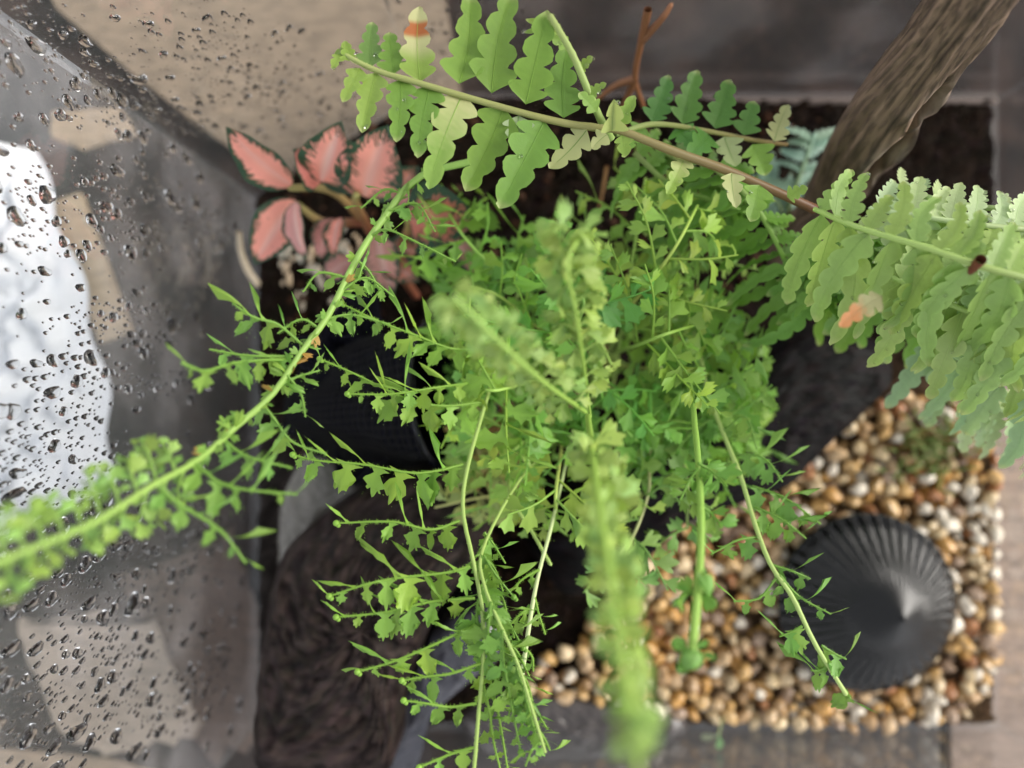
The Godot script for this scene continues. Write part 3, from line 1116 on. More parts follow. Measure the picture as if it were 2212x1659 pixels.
func lacy_fern() -> void:
	var fern := node("lacy_fern")
	tag(fern, "bushy bright green fern with fine lacy hanging fronds in the middle", "fern")
	var light := Color(0.3, 0.42, 0.11)
	# --- the long frond hanging towards the front
	var f := frond(fern, px([[1150, 560, 176], [1095, 700, 158], [1052, 860, 142], [1012, 1000, 132], [1000, 1100, 127], [1022, 1210, 123], [1042, 1320, 121], [1044, 1420, 120], [1034, 1540, 119], [1026, 1640, 119], [1020, 1700, 119]]), 0.4, 0.3, light, light, 0.3)
	for q in [
		[[[1230, 735, 150], [1080, 745, 143], [987, 755, 138], [900, 725, 135], [811, 691, 133], [737, 655, 132]], 4.6],
		[[[1046, 868, 141], [960, 877, 137], [877, 861, 134], [767, 808, 131], [690, 775, 130]], 4.8],
		[[[1060, 822, 146], [950, 836, 136], [850, 851, 131], [750, 851, 129]], 3.6],
		[[[1000, 1003, 132], [940, 1018, 129], [884, 1021, 127], [784, 1003, 125], [684, 995, 124], [632, 982, 124]], 4.8],
		[[[992, 1125, 126], [931, 1144, 124], [848, 1127, 122], [726, 1130, 121]], 4.2],
		[[[1015, 1223, 122], [965, 1237, 121], [863, 1248, 120], [795, 1261, 119], [711, 1288, 119]], 4.6],
		[[[1026, 1292, 121], [935, 1299, 121], [878, 1312, 120], [821, 1324, 120], [726, 1333, 120]], 4.4],
		[[[1034, 1352, 121], [992, 1367, 120], [916, 1402, 119], [840, 1432, 119], [772, 1451, 119]], 4.0],
		[[[1041, 1432, 120], [973, 1455, 119], [916, 1462, 119], [868, 1470, 119]], 3.6],
		[[[1030, 1519, 119], [973, 1527, 119], [931, 1521, 118], [872, 1513, 118]], 3.0],
		[[[1026, 1614, 119], [973, 1629, 119], [905, 1658, 118]], 3.0],
		[[[1038, 1390, 120], [1062, 1480, 122], [1080, 1560, 123], [1098, 1670, 124]], 2.8],
		[[[1044, 1480, 120], [1058, 1540, 121], [1066, 1600, 122], [1088, 1690, 123]], 2.4],
	]:
		lacy_pinna(f, px(q[0]), {size = q[1], col = FINE, bud = true})
	# --- its neighbour, folded edge on
	f = frond(fern, px([[1240, 880, 196], [1190, 960, 165], [1120, 1040, 142], [1045, 1180, 126], [1045, 1260, 121], [1090, 1370, 118], [1121, 1440, 117], [1147, 1523, 116], [1178, 1625, 116]]), 0.34, 0.22, light, light, 0.3)
	for q in [
		[[[1045, 1200, 124], [1070, 1240, 123], [1110, 1290, 124]], 3.4], [[[1060, 1300, 119], [1055, 1380, 119], [1070, 1470, 120]], 4.0],
		[[[1085, 1360, 118], [1090, 1440, 118], [1125, 1625, 118]], 3.4], [[[1110, 1420, 117], [1130, 1490, 119], [1140, 1560, 120]], 3.0],
		[[[1050, 1250, 122], [1030, 1330, 121], [1060, 1420, 121]], 3.6], [[[1130, 1480, 117], [1150, 1560, 118], [1160, 1600, 118]], 2.4],
		[[[1060, 1310, 119], [1090, 1330, 121], [1130, 1400, 123]], 3.0],
	]:
		lacy_pinna(f, px(q[0]), {size = q[1], col = Color(0.19, 0.36, 0.06), bud = true, step = 2.0})
	for k in 16:
		var y := 1150.0 + k * 30.0
		var x := lerpf(1046.0, 1172.0, pow(clampf((y - 1180.0) / 440.0, 0.0, 1.0), 1.1))
		var side := -1.0 if k % 2 else 1.0
		var d := lerpf(128.0, 116.0, k / 15.0)
		lacy_pinna(f, px([[x, y, d], [x + side * 18, y + 22, d + 0.5], [x + side * rng.randf_range(26, 48), y + rng.randf_range(44, 80), d + 2]]), {size = 2.6, col = Color(0.24, 0.43, 0.07), step = 2.2, seg = 8})
	# --- pale stalks in front of the dark log
	f = frond(fern, px([[1230, 860, 200], [1120, 980, 170], [1100, 1060, 146], [1150, 1150, 140], [1190, 1220, 137]]), 0.4, 0.3, light, light, 0.3)
	lacy_pinna(f, px([[1110, 1080, 146], [1180, 1100, 144], [1260, 1160, 143]]), {size = 4.4, col = FINE})
	f = frond(fern, px([[1260, 820, 206], [1240, 920, 168], [1195, 1120, 141], [1163, 1242, 134], [1144, 1345, 131], [1128, 1458, 130]]), 0.3, 0.42, Color(0.42, 0.52, 0.22), Color(0.5, 0.58, 0.3), 0.2)
	for q in [[[[1150, 1310, 132], [1120, 1330, 131], [1085, 1370, 132]], 2.6], [[[1155, 1290, 132], [1165, 1330, 133], [1178, 1370, 134]], 2.4], [[[1135, 1400, 131], [1150, 1420, 132], [1152, 1450, 133]], 2.4], [[[1165, 1230, 134], [1130, 1250, 133], [1100, 1280, 133]], 2.6]]:
		lacy_pinna(f, px(q[0]), {size = q[1], col = FINE})
	# --- the frond that hangs over the gravel and the black cap
	f = frond(fern, px([[1280, 820, 206], [1390, 700, 180], [1480, 690, 164], [1510, 760, 158], [1530, 850, 154], [1568, 950, 148], [1602, 1035, 143], [1630, 1130, 138], [1665, 1220, 134], [1712, 1290, 132], [1760, 1390, 131], [1828, 1500, 131]]), 0.55, 0.4, light, Color(0.38, 0.5, 0.16), 0.25)
	for q in [
		[[[1510, 720, 160], [1500, 650, 155], [1495, 605, 152]], 4.4], [[[1520, 780, 157], [1560, 720, 154], [1590, 660, 152]], 4.6],
		[[[1530, 850, 154], [1600, 810, 152], [1668, 770, 152]], 4.8], [[[1545, 890, 152], [1610, 880, 150], [1668, 832, 149]], 4.6],
		[[[1560, 935, 149], [1610, 900, 147], [1635, 970, 147]], 4.6], [[[1580, 980, 147], [1650, 990, 144], [1690, 1040, 143]], 4.4],
		[[[1625, 1050, 142], [1696, 1076, 139], [1772, 1132, 137]], 4.2], [[[1630, 1095, 140], [1688, 1121, 137], [1741, 1163, 136]], 3.8],
		[[[1640, 1160, 137], [1593, 1167, 136], [1536, 1197, 136]], 3.8], [[[1668, 1220, 134], [1715, 1235, 133], [1750, 1250, 133]], 3.4],
		[[[1684, 1242, 133], [1726, 1288, 132], [1794, 1326, 131]], 3.4], [[[1676, 1250, 133], [1639, 1292, 133], [1585, 1299, 133]], 3.6],
		[[[1733, 1352, 131], [1710, 1365, 131], [1684, 1375, 131]], 4.2], [[[1775, 1394, 131], [1800, 1410, 131], [1828, 1424, 131]], 4.0],
		[[[1787, 1440, 131], [1770, 1448, 131], [1752, 1448, 131]], 3.6], [[[1826, 1490, 131], [1832, 1500, 131], [1838, 1512, 131]], 3.6],
		[[[1545, 900, 152], [1500, 930, 152], [1450, 985, 153]], 4.6], [[[1580, 1000, 146], [1540, 1010, 147], [1500, 1080, 149]], 4.4],
	]:
		lacy_pinna(f, px(q[0]), {size = q[1], col = Color(0.22, 0.41, 0.075), step = 3.4})
	f = frond(fern, px([[1290, 830, 205], [1390, 940, 170], [1402, 1020, 156], [1398, 1075, 152], [1367, 1159, 149], [1318, 1227, 148]]), 0.42, 0.3, Color(0.42, 0.42, 0.2), Color(0.38, 0.42, 0.18))
	for q in [
		[[[1367, 1163, 149], [1400, 1195, 147], [1443, 1275, 147]], 5.0], [[1330, 1212, 148], [1365, 1240, 147], [1394, 1262, 147], 0], [[[1396, 1085, 152], [1350, 1070, 151], [1315, 1090, 151]], 5.0],
		[[[1398, 1070, 152], [1440, 1050, 150], [1470, 1090, 150]], 5.0], [[[1318, 1225, 148], [1290, 1250, 148], [1260, 1280, 148]], 4.4], [[[1380, 1120, 150], [1340, 1130, 150], [1300, 1160, 150]], 5.0],
		[[[1400, 1010, 157], [1350, 990, 155], [1300, 1010, 154]], 5.2], [[[1400, 1000, 158], [1450, 960, 156], [1490, 950, 155]], 5.0],
	]:
		if q.size() == 4:
			lacy_pinna(f, px([q[0], q[1], q[2]]), {size = 4.6, col = Color(0.23, 0.41, 0.1), round = true, step = 3.6})
		else:
			lacy_pinna(f, px(q[0]), {size = q[1], col = Color(0.23, 0.41, 0.1), round = true, step = 3.8})
	f = frond(fern, px([[1260, 830, 206], [1160, 1000, 176], [1090, 1060, 166], [1010, 1080, 163], [940, 1096, 162]]), 0.4, 0.25, Color(0.4, 0.36, 0.15), Color(0.45, 0.46, 0.18))
	for q in [[1090, 1060, 1080, 1010], [1060, 1068, 1040, 1020], [1085, 1062, 1100, 1120], [1030, 1076, 1050, 1120], [1000, 1082, 985, 1040], [1000, 1082, 1010, 1115], [970, 1090, 960, 1065], [1130, 1030, 1150, 1100], [1130, 1030, 1090, 990]]:
		lacy_pinna(f, px([[q[0], q[1], 165], [(q[0] + q[2]) / 2.0, (q[1] + q[3]) / 2.0, 163], [q[2], q[3], 163]]), {size = 4.6, col = Color(0.42, 0.48, 0.15), round = true, fuzz = false, seg = 7, step = 2.6})
	f = frond(fern, px([[1290, 820, 206], [1440, 900, 175], [1480, 1020, 160], [1485, 1140, 156]]), 0.36, 0.28, Color(0.36, 0.46, 0.18), Color(0.36, 0.46, 0.16))
	for q in [[1485, 1140, 1417, 1180], [1483, 1080, 1540, 1100], [1480, 1020, 1430, 1030], [1470, 980, 1520, 960], [1485, 1130, 1540, 1170]]:
		lacy_pinna(f, px([[q[0], q[1], 156], [(q[0] + q[2]) / 2.0, (q[1] + q[3]) / 2.0 - 5, 154], [q[2], q[3], 155]]), {size = 4.8, col = Color(0.23, 0.41, 0.09), round = true, fuzz = false, seg = 7, step = 3.0})
	# --- the upright young shoot over the gravel
	f = frond(fern, px([[1300, 820, 206], [1430, 760, 170], [1485, 820, 145], [1502, 930, 128], [1512, 1060, 114], [1514, 1174, 106], [1506, 1290, 100], [1493, 1430, 94]]), 0.5, 0.62, Color(0.2, 0.36, 0.07), Color(0.26, 0.42, 0.08), 0.2)
	for q in [[1508, 1000, 115, 1570, 1050, 112, 4.0], [1508, 1010, 115, 1470, 1080, 113, 3.6], [1512, 1090, 111, 1560, 1140, 109, 3.2], [1503, 1285, 101, 1470, 1290, 99, 3.0], [1503, 1285, 101, 1535, 1290, 99, 3.0], [1494, 1400, 95, 1468, 1425, 93, 2.6], [1494, 1400, 95, 1515, 1420, 93, 2.6]]:
		lacy_pinna(f, px([[q[0], q[1], q[2]], [(q[0] + q[3]) / 2.0, (q[1] + q[4]) / 2.0 - 6, q[2]], [q[3], q[4], q[5]]]), {size = q[6], col = Color(0.19, 0.37, 0.06), round = true, step = 2.0, seg = 8})
	var bud := Geo.new()
	ball(bud, at(1492, 1425, 93), 0.0014, Color(0.22, 0.42, 0.1), 0.8, 10, 7, 0.5)
	put("curled_tip", bud.mesh(M.leaf), f)
	# --- the frond that reaches up towards the lens
	var rise := spline(px([[1260, 880, 110], [1235, 760, 96], [1248, 700, 92]]), 12)
	f = frond(fern, px([[1270, 900, 120], [1290, 1060, 88], [1318, 1250, 72], [1345, 1430, 64], [1380, 1670, 57]]), 0.5, 0.3, Color(0.24, 0.38, 0.07), Color(0.3, 0.45, 0.09))
	for k in 34:
		var t := 0.06 + 0.94 * k / 34.0
		var y := lerpf(930, 1660, t)
		var d := lerpf(112, 57, pow(t, 0.75))
		var x := 1272.0 + (y - 900.0) * 0.14
		var side := -1.0 if k % 2 else 1.0
		var reach := (10.0 + 42.0 * pow(absf(sin(k * 1.9 + 0.4 * sin(k * 0.7))), 1.6)) * (1.15 - 0.5 * t)
		lacy_pinna(f, px([[x, y, d], [x + side * reach * 0.6, y - 20, d - 1.5], [x + side * reach, y + rng.randf_range(-50, 30), d + 4]]), {size = (3.0 if k % 3 else 4.0) * d / 105.0, col = Color(0.34, 0.49, 0.12), round = true, fuzz = false, seg = 7, step = 1.9})
	f = frond(fern, px([[1275, 900, 122], [1262, 800, 108], [1245, 680, 97], [1228, 560, 93], [1290, 470, 100]]), 0.28, 0.22, Color(0.24, 0.38, 0.07), Color(0.3, 0.45, 0.09))
	for k in 26:
		var t := k / 25.0
		var p: Array = [lerpf(1268, 1228, t), lerpf(840, 500, t), lerpf(112, 94, t)]
		var side := -1.0 if k % 2 else 1.0
		var reach := rng.randf_range(20, 62)
		lacy_pinna(f, px([p, [p[0] + side * reach * 0.6, p[1] - 18, p[2]], [p[0] + side * reach, p[1] + rng.randf_range(-40, 30), p[2] + 2]]), {size = 3.4, col = Color(0.32, 0.47, 0.11), round = true, fuzz = false, seg = 7, step = 2.4})
	f = frond(fern, px([[1265, 890, 112], [1180, 830, 98], [1080, 740, 88], [980, 640, 82]]), 0.34, 0.34, Color(0.24, 0.38, 0.07), Color(0.26, 0.4, 0.1))
	for k in 24:
		var t := k / 23.0
		var p: Array = [lerpf(1240, 985, t), lerpf(870, 645, t), lerpf(108, 82, t)]
		var side := -1.0 if k % 2 else 1.0
		lacy_pinna(f, px([p, [p[0] + side * 20, p[1] - side * 20, p[2]], [p[0] + side * 34 - 10, p[1] - side * 34, p[2] + 2]]), {size = 2.6, col = Color(0.32, 0.46, 0.12), round = true, fuzz = false, seg = 7, step = 1.9})
	# --- the long frond that reaches out over the wet glass
	f = frond(fern, px([[1060, 340, 142], [910, 380, 138], [830, 470, 134], [770, 560, 130], [710, 680, 125], [650, 762, 121], [590, 850, 116], [510, 922, 110], [430, 992, 103], [330, 1048, 95], [200, 1130, 86], [0, 1212, 76], [-60, 1240, 74]]), 0.7, 0.3, Color(0.24, 0.4, 0.09), Color(0.28, 0.42, 0.1), 0.3)
	for q in [
		[[[653, 745, 122], [600, 701, 119], [547, 685, 117], [503, 655, 116]], 3.4], [[[625, 778, 120], [567, 778, 115], [500, 785, 110], [443, 801, 106], [392, 784, 103]], 3.4],
		[[[633, 770, 120], [533, 768, 117], [453, 755, 116]], 3.0], [[[567, 871, 115], [593, 905, 116], [633, 955, 117], [705, 981, 118]], 3.4],
		[[[483, 950, 108], [533, 985, 107], [630, 1011, 107]], 3.8], [[[420, 1000, 102], [493, 1050, 101], [641, 1068, 102]], 3.8],
		[[[341, 1045, 96], [390, 1090, 97], [474, 1144, 98], [531, 1216, 99]], 3.2], [[[600, 835, 117], [640, 815, 119], [690, 800, 121]], 2.8],
		[[[700, 690, 125], [760, 680, 127], [840, 700, 129]], 3.4], [[[735, 630, 127], [790, 600, 128], [850, 640, 129]], 3.2],
		[[[800, 510, 132], [837, 496, 131], [910, 528, 130], [984, 565, 130]], 2.6], [[[840, 455, 134], [900, 440, 135], [940, 500, 136]], 2.8],
		[[[750, 600, 128], [690, 590, 127], [655, 630, 127]], 3.0], [[[690, 710, 124], [650, 690, 123], [600, 720, 122]], 2.6],
		[[[770, 560, 130], [800, 590, 131], [830, 650, 132]], 2.6], [[[540, 900, 112], [500, 900, 110], [470, 930, 109]], 2.4],
		[[[620, 810, 118], [650, 850, 119], [660, 900, 120]], 2.6], [[[870, 420, 136], [830, 410, 136], [780, 450, 135]], 2.4],
	]:
		lacy_pinna(f, px(q[0]), {size = q[1], col = Color(0.24, 0.43, 0.08), step = 3.2})
	var tuft_line := spline(px([[910, 380, 138], [830, 470, 134], [770, 560, 130], [710, 680, 125], [650, 762, 121], [590, 850, 116], [510, 922, 110], [430, 992, 103]]), 30)
	var tufts := Geo.new()
	for k in 70:
		var t := rng.randf()
		var p := along(tuft_line, t)
		var dir := (tangent(tuft_line, t) * rng.randf_range(-0.6, 0.6) + Vector3(rng.randf_range(-1, 1), rng.randf_range(-0.4, 0.6), rng.randf_range(-1, 1))).normalized()
		pinnule(tufts, p, dir, Vector3.UP.rotated(dir, rng.randf_range(-1.2, 1.2)), rng.randf_range(0.0014, 0.0034), rng.randf_range(0.001, 0.0022), 2, 0.3, 0.2, vary(Color(0.24, 0.42, 0.08) if k % 9 else Color(0.5, 0.3, 0.08), 0.2), 0.5)
	put("leaf_tufts", tufts.mesh(M.leaf), f)
	for k in 22:
		var t := k / 21.0
		var p: Array = [lerpf(400, -30, t), lerpf(1010, 1220, pow(t, 0.9)), lerpf(101, 76, t)]
		var side := -1.0 if k % 2 else 1.0
		var reach := rng.randf_range(50, 100)
		lacy_pinna(f, px([p, [p[0] - 15, p[1] + side * reach * 0.6, p[2]], [p[0] - 30 + rng.randf_range(-30, 50), p[1] + side * reach, p[2] + 1]]), {size = 2.6, col = Color(0.28, 0.45, 0.1), round = true, fuzz = false, seg = 7, step = 1.7})
	# --- leafy fronds that fill the crown
	var singles := 0
	var mass := Geo.new()
	for k in 21:
		var a := TAU * k * 0.381966 + rng.randf_range(-0.3, 0.3)
		var start := [1270 + rng.randf_range(-60, 60), 820 + rng.randf_range(-80, 60), 208.0]
		var reach := rng.randf_range(160, 340) if k % 2 else rng.randf_range(300, 540)
		var ex := 1300.0 + cos(a) * reach
		var ey := 760.0 + sin(a) * reach * 0.85
		if ey > 1120:
			ey = 1120.0 + rng.randf_range(-60, 60)
		if ey < 380:
			ey = 380.0 + rng.randf_range(-30, 60)
		ex = clampf(ex, 960.0, (1660.0 if ey > 700.0 else 1500.0) + rng.randf_range(-60, 40))
		var d1 := rng.randf_range(138, 176)
		var line := px([start, [lerpf(start[0], ex, 0.4), lerpf(start[1], ey, 0.4), lerpf(206.0, d1, 0.75)], [lerpf(start[0], ex, 0.75) + rng.randf_range(-25, 25), lerpf(start[1], ey, 0.75) + rng.randf_range(-25, 25), d1], [ex, ey, d1 + rng.randf_range(2, 14)]])
		var withered := false
		var col: Color = vary([Color(0.22, 0.46, 0.07), Color(0.27, 0.49, 0.08), Color(0.31, 0.5, 0.1), Color(0.19, 0.43, 0.07)][k % 4], 0.15)
		if withered:
			col = Color(0.45, 0.25, 0.09)
		var fr := frond(fern, line, 0.42, 0.28, Color(0.27, 0.2, 0.08) if k % 3 == 0 else Color(0.3, 0.42, 0.12), col * 1.2)
		var curve := spline(line, 24)
		var lacy := k % 3 == 2
		for j in 9:
			var t := 0.3 + 0.68 * j / 8.0
			var b := along(curve, t)
			var tn := tangent(curve, t)
			var s := Vector3.UP.cross(tn).normalized() * (1.0 if j % 2 else -1.0)
			var pl := lerpf(0.024, 0.007, (t - 0.3) / 0.68) * rng.randf_range(0.7, 1.2)
			var lift := rng.randf_range(-0.5, 0.25) * pl
			var e := b + (s * 0.85 + tn * rng.randf_range(0.3, 0.8)).normalized() * pl + Vector3(0, lift, 0)
			var m := (b + e) / 2.0 + Vector3(rng.randf_range(-0.001, 0.001), 0.0014, rng.randf_range(-0.001, 0.001))
			singles += 1
			lacy_pinna(fr, [b, m, e], {size = rng.randf_range(3.8, 6.0), col = vary(col, 0.15), round = not lacy, fuzz = lacy, seg = 7, step = rng.randf_range(3.8, 5.0), r = 0.27}, null if singles <= 130 else mass)
	var left := put("crown_pinnae", mass.mesh(M.leaf), fern)
	left.set_meta("kind", "stuff")

func broad_fern() -> void:
	var fern := node("broad_fern")
	tag(fern, "fern with broad round-lobed pinnae on a red brown stalk along the back", "fern")
	var g1 := Color(0.2, 0.36, 0.06)
	var g2 := Color(0.28, 0.43, 0.085)
	var f := frond(fern, px([[1760, 452, 136], [1690, 420, 134], [1570, 368, 131], [1450, 325, 128], [1340, 282, 126], [1290, 276, 126], [1200, 262, 125], [1050, 222, 124], [900, 178, 123], [820, 155, 123], [770, 132, 123], [738, 112, 123]]), 0.95, 0.35, Color(0.13, 0.055, 0.03), Color(0.33, 0.4, 0.13), 0.2)
	var k := 0.124 / FOCAL
	for q in [
		[755, 132, 744, 88, 34, {lobes = 3, col = g2}], [800, 146, 805, 48, 52, {lobes = 4, col = Color(0.2, 0.34, 0.08)}], [852, 160, 842, 70, 60, {lobes = 4, col = g1}],
		[908, 178, 906, 14, 74, {mode = "spot", col = g2, lobes = 4}], [992, 182, 1018, -12, 86, {col = g1}], [1062, 202, 1106, -14, 92, {col = g1}], [1136, 226, 1182, 22, 88, {col = g1}], [1218, 256, 1226, 96, 78, {col = g1}],
		[778, 148, 740, 222, 44, {lobes = 3, col = g2}], [812, 158, 782, 288, 60, {lobes = 4, col = g2}], [866, 172, 856, 308, 62, {lobes = 4, col = g1}], [930, 184, 902, 342, 68, {col = g1}],
		[1000, 202, 926, 410, 84, {mode = "cream", col = g2}], [1090, 232, 1005, 414, 92, {col = g1}], [1176, 262, 1078, 452, 100, {col = g1}], [1268, 280, 1186, 364, 62, {mode = "pale", lobes = 3}], [1312, 290, 1278, 322, 40, {mode = "pale", lobes = 2}],
		[1120, 250, 1118, 330, 60, {mode = "pale", lobes = 3, tint = Color(0.5, 0.6, 0.35)}],
		[735, 118, 718, 150, 26, {lobes = 2, col = g2}], [745, 112, 722, 118, 24, {lobes = 2, col = g2}],
	]:
		var d := lerpf(123, 126, (q[0] - 735.0) / 600.0)
		broad_pinna(f, at(q[0], q[1], d), at(q[2], q[3], d - 1.0 + rng.randf_range(-2.5, 2.5)), q[4] * k, q[5])
	# pale unfolding pinna where the stalk turns brown
	broad_pinna(f, at(1322, 282, 125), at(1326, 214, 120), 52 * k, {mode = "pale", lobes = 2, fold = 0.9, tint = Color(0.5, 0.55, 0.22)})
	broad_pinna(f, at(1326, 284, 126), at(1372, 206, 124), 44 * k, {lobes = 3, col = g2})
	broad_pinna(f, at(1345, 290, 126), at(1350, 340, 128), 40 * k, {lobes = 2, col = g2})
	# few small pinnae on the brown part
	for q in [[1480, 336, 1440, 420, 48, {col = g2, mode = "cream"}], [1580, 374, 1590, 450, 50, {mode = "pale", lobes = 3}], [1700, 425, 1745, 405, 36, {lobes = 3, col = g2}], [1640, 400, 1620, 480, 60, {col = g1, lobes = 3}]]:
		broad_pinna(f, at(q[0], q[1], 130), at(q[2], q[3], 128), q[4] * k, q[5])
	# green hairy stalk from the back wall
	f = frond(fern, px([[1320, 300, 130], [1296, 255, 127], [1268, 190, 124], [1238, 120, 122], [1205, 62, 121], [1188, 34, 121]]), 0.75, 0.5, Color(0.25, 0.37, 0.1), Color(0.3, 0.36, 0.12), 0.4)
	for q in [[1250, 150, 1280, 122, 26], [1215, 70, 1135, 42, 24], [1228, 100, 1180, 70, 30], [1290, 240, 1250, 200, 36], [1275, 205, 1310, 180, 24], [1205, 60, 1130, 70, 18]]:
		broad_pinna(f, at(q[0], q[1], 124), at(q[2], q[3], 123), q[4] * k, {lobes = 3, col = g2})
	# the side frond along the back wall
	f = frond(fern, px([[1330, 290, 140], [1416, 268, 142], [1532, 284, 144], [1630, 303, 146], [1700, 312, 148]]), 0.55, 0.4, Color(0.25, 0.34, 0.1), Color(0.3, 0.2, 0.08))
	k = 0.144 / FOCAL
	for q in [
		[1408, 264, 1444, 162, 56, {col = Color(0.1, 0.25, 0.05)}], [1475, 270, 1506, 152, 62, {col = Color(0.12, 0.28, 0.05)}], [1545, 278, 1576, 172, 66, {col = Color(0.12, 0.28, 0.05)}], [1606, 292, 1630, 218, 56, {lobes = 3, col = Color(0.14, 0.3, 0.06)}], [1672, 306, 1702, 226, 48, {mode = "pale", lobes = 4}],
		[1565, 296, 1590, 360, 62, {mode = "pale", lobes = 3, tint = Color(0.45, 0.5, 0.25)}], [1625, 312, 1654, 380, 66, {lobes = 3, col = g1}], [1530, 292, 1482, 345, 62, {lobes = 3, col = Color(0.12, 0.29, 0.05)}], [1460, 276, 1500, 320, 56, {lobes = 3, col = Color(0.12, 0.29, 0.05)}], [1390, 272, 1350, 320, 50, {lobes = 3, col = g1}],
	]:
		broad_pinna(f, at(q[0], q[1], 144), at(q[2], q[3], 141 + rng.randf_range(-2, 4)), q[4] * k, q[5])
	# two lower fronds with long pinnae sweeping forward
	auto_frond(fern, [[1540, 360, 144], [1620, 430, 144], [1675, 520, 147], [1720, 620, 151]], 11, [-0.9, 0.42], 165, 34, 8, [0.85, -0.1], 70, 40, Color(0.18, 0.36, 0.055), 0.7)
	auto_frond(fern, [[1370, 330, 150], [1450, 400, 150], [1560, 440, 151], [1640, 470, 153]], 10, [-0.45, 0.9], 130, 38, 8, [0.4, -0.9], 70, 38, Color(0.19, 0.37, 0.06), 0.5)
	auto_frond(fern, [[1440, 330, 150], [1540, 390, 150], [1640, 450, 152]], 6, [-0.6, 0.8], 90, 34, 8, [0.4, -0.9], 60, 34, Color(0.2, 0.34, 0.08), 0.5)
	dew_drops(fern)

func auto_frond(fern: Node, list: Array, n: int, down: Array, dl: float, dw: float, dd: float, up: Array, ul: float, uw: float, col: Color, tilt := 0.3, mode := "", lobes := 5) -> void:
	var line := px(list)
	var f := frond(fern, line, 0.6, 0.45, Color(0.2, 0.26, 0.08), col * 1.2)
	var c := spline(line, 30)
	for k in n:
		var t := (k + 0.4) / n
		var b := along(c, t)
		var depth := (EYE_Y - b.y) * 1000.0
		var q := b * Vector3(1, 0, 1) / (depth / 1000.0) * FOCAL
		var x := q.x + 1106.0
		var y := q.z + 829.5
		for s in [0, 1]:
			var dir: Array = up if s else down
			var l: float = (ul if s else dl) * rng.randf_range(0.85, 1.15)
			if l < 5.0:
				continue
			var j := rng.randf_range(-0.24, 0.24)
			var ww: float = (uw if s else dw) / FOCAL * depth / 1000.0
			broad_pinna(f, b, at(x + (dir[0] + j) * l, y + (dir[1] + j * 0.5) * l, depth + (dd * rng.randf_range(0.7, 1.3) if s == 0 else 3.0)), ww, {col = col, sway = rng.randf_range(-0.12, 0.12), tilt = rng.randf_range(-0.55, 0.55) + tilt * (1.0 if s == 0 else -0.6), mode = mode if rng.randf() < 0.9 else "", lobes = lobes, hang = 0.5, bend = rng.randf_range(0.0, 0.1)})

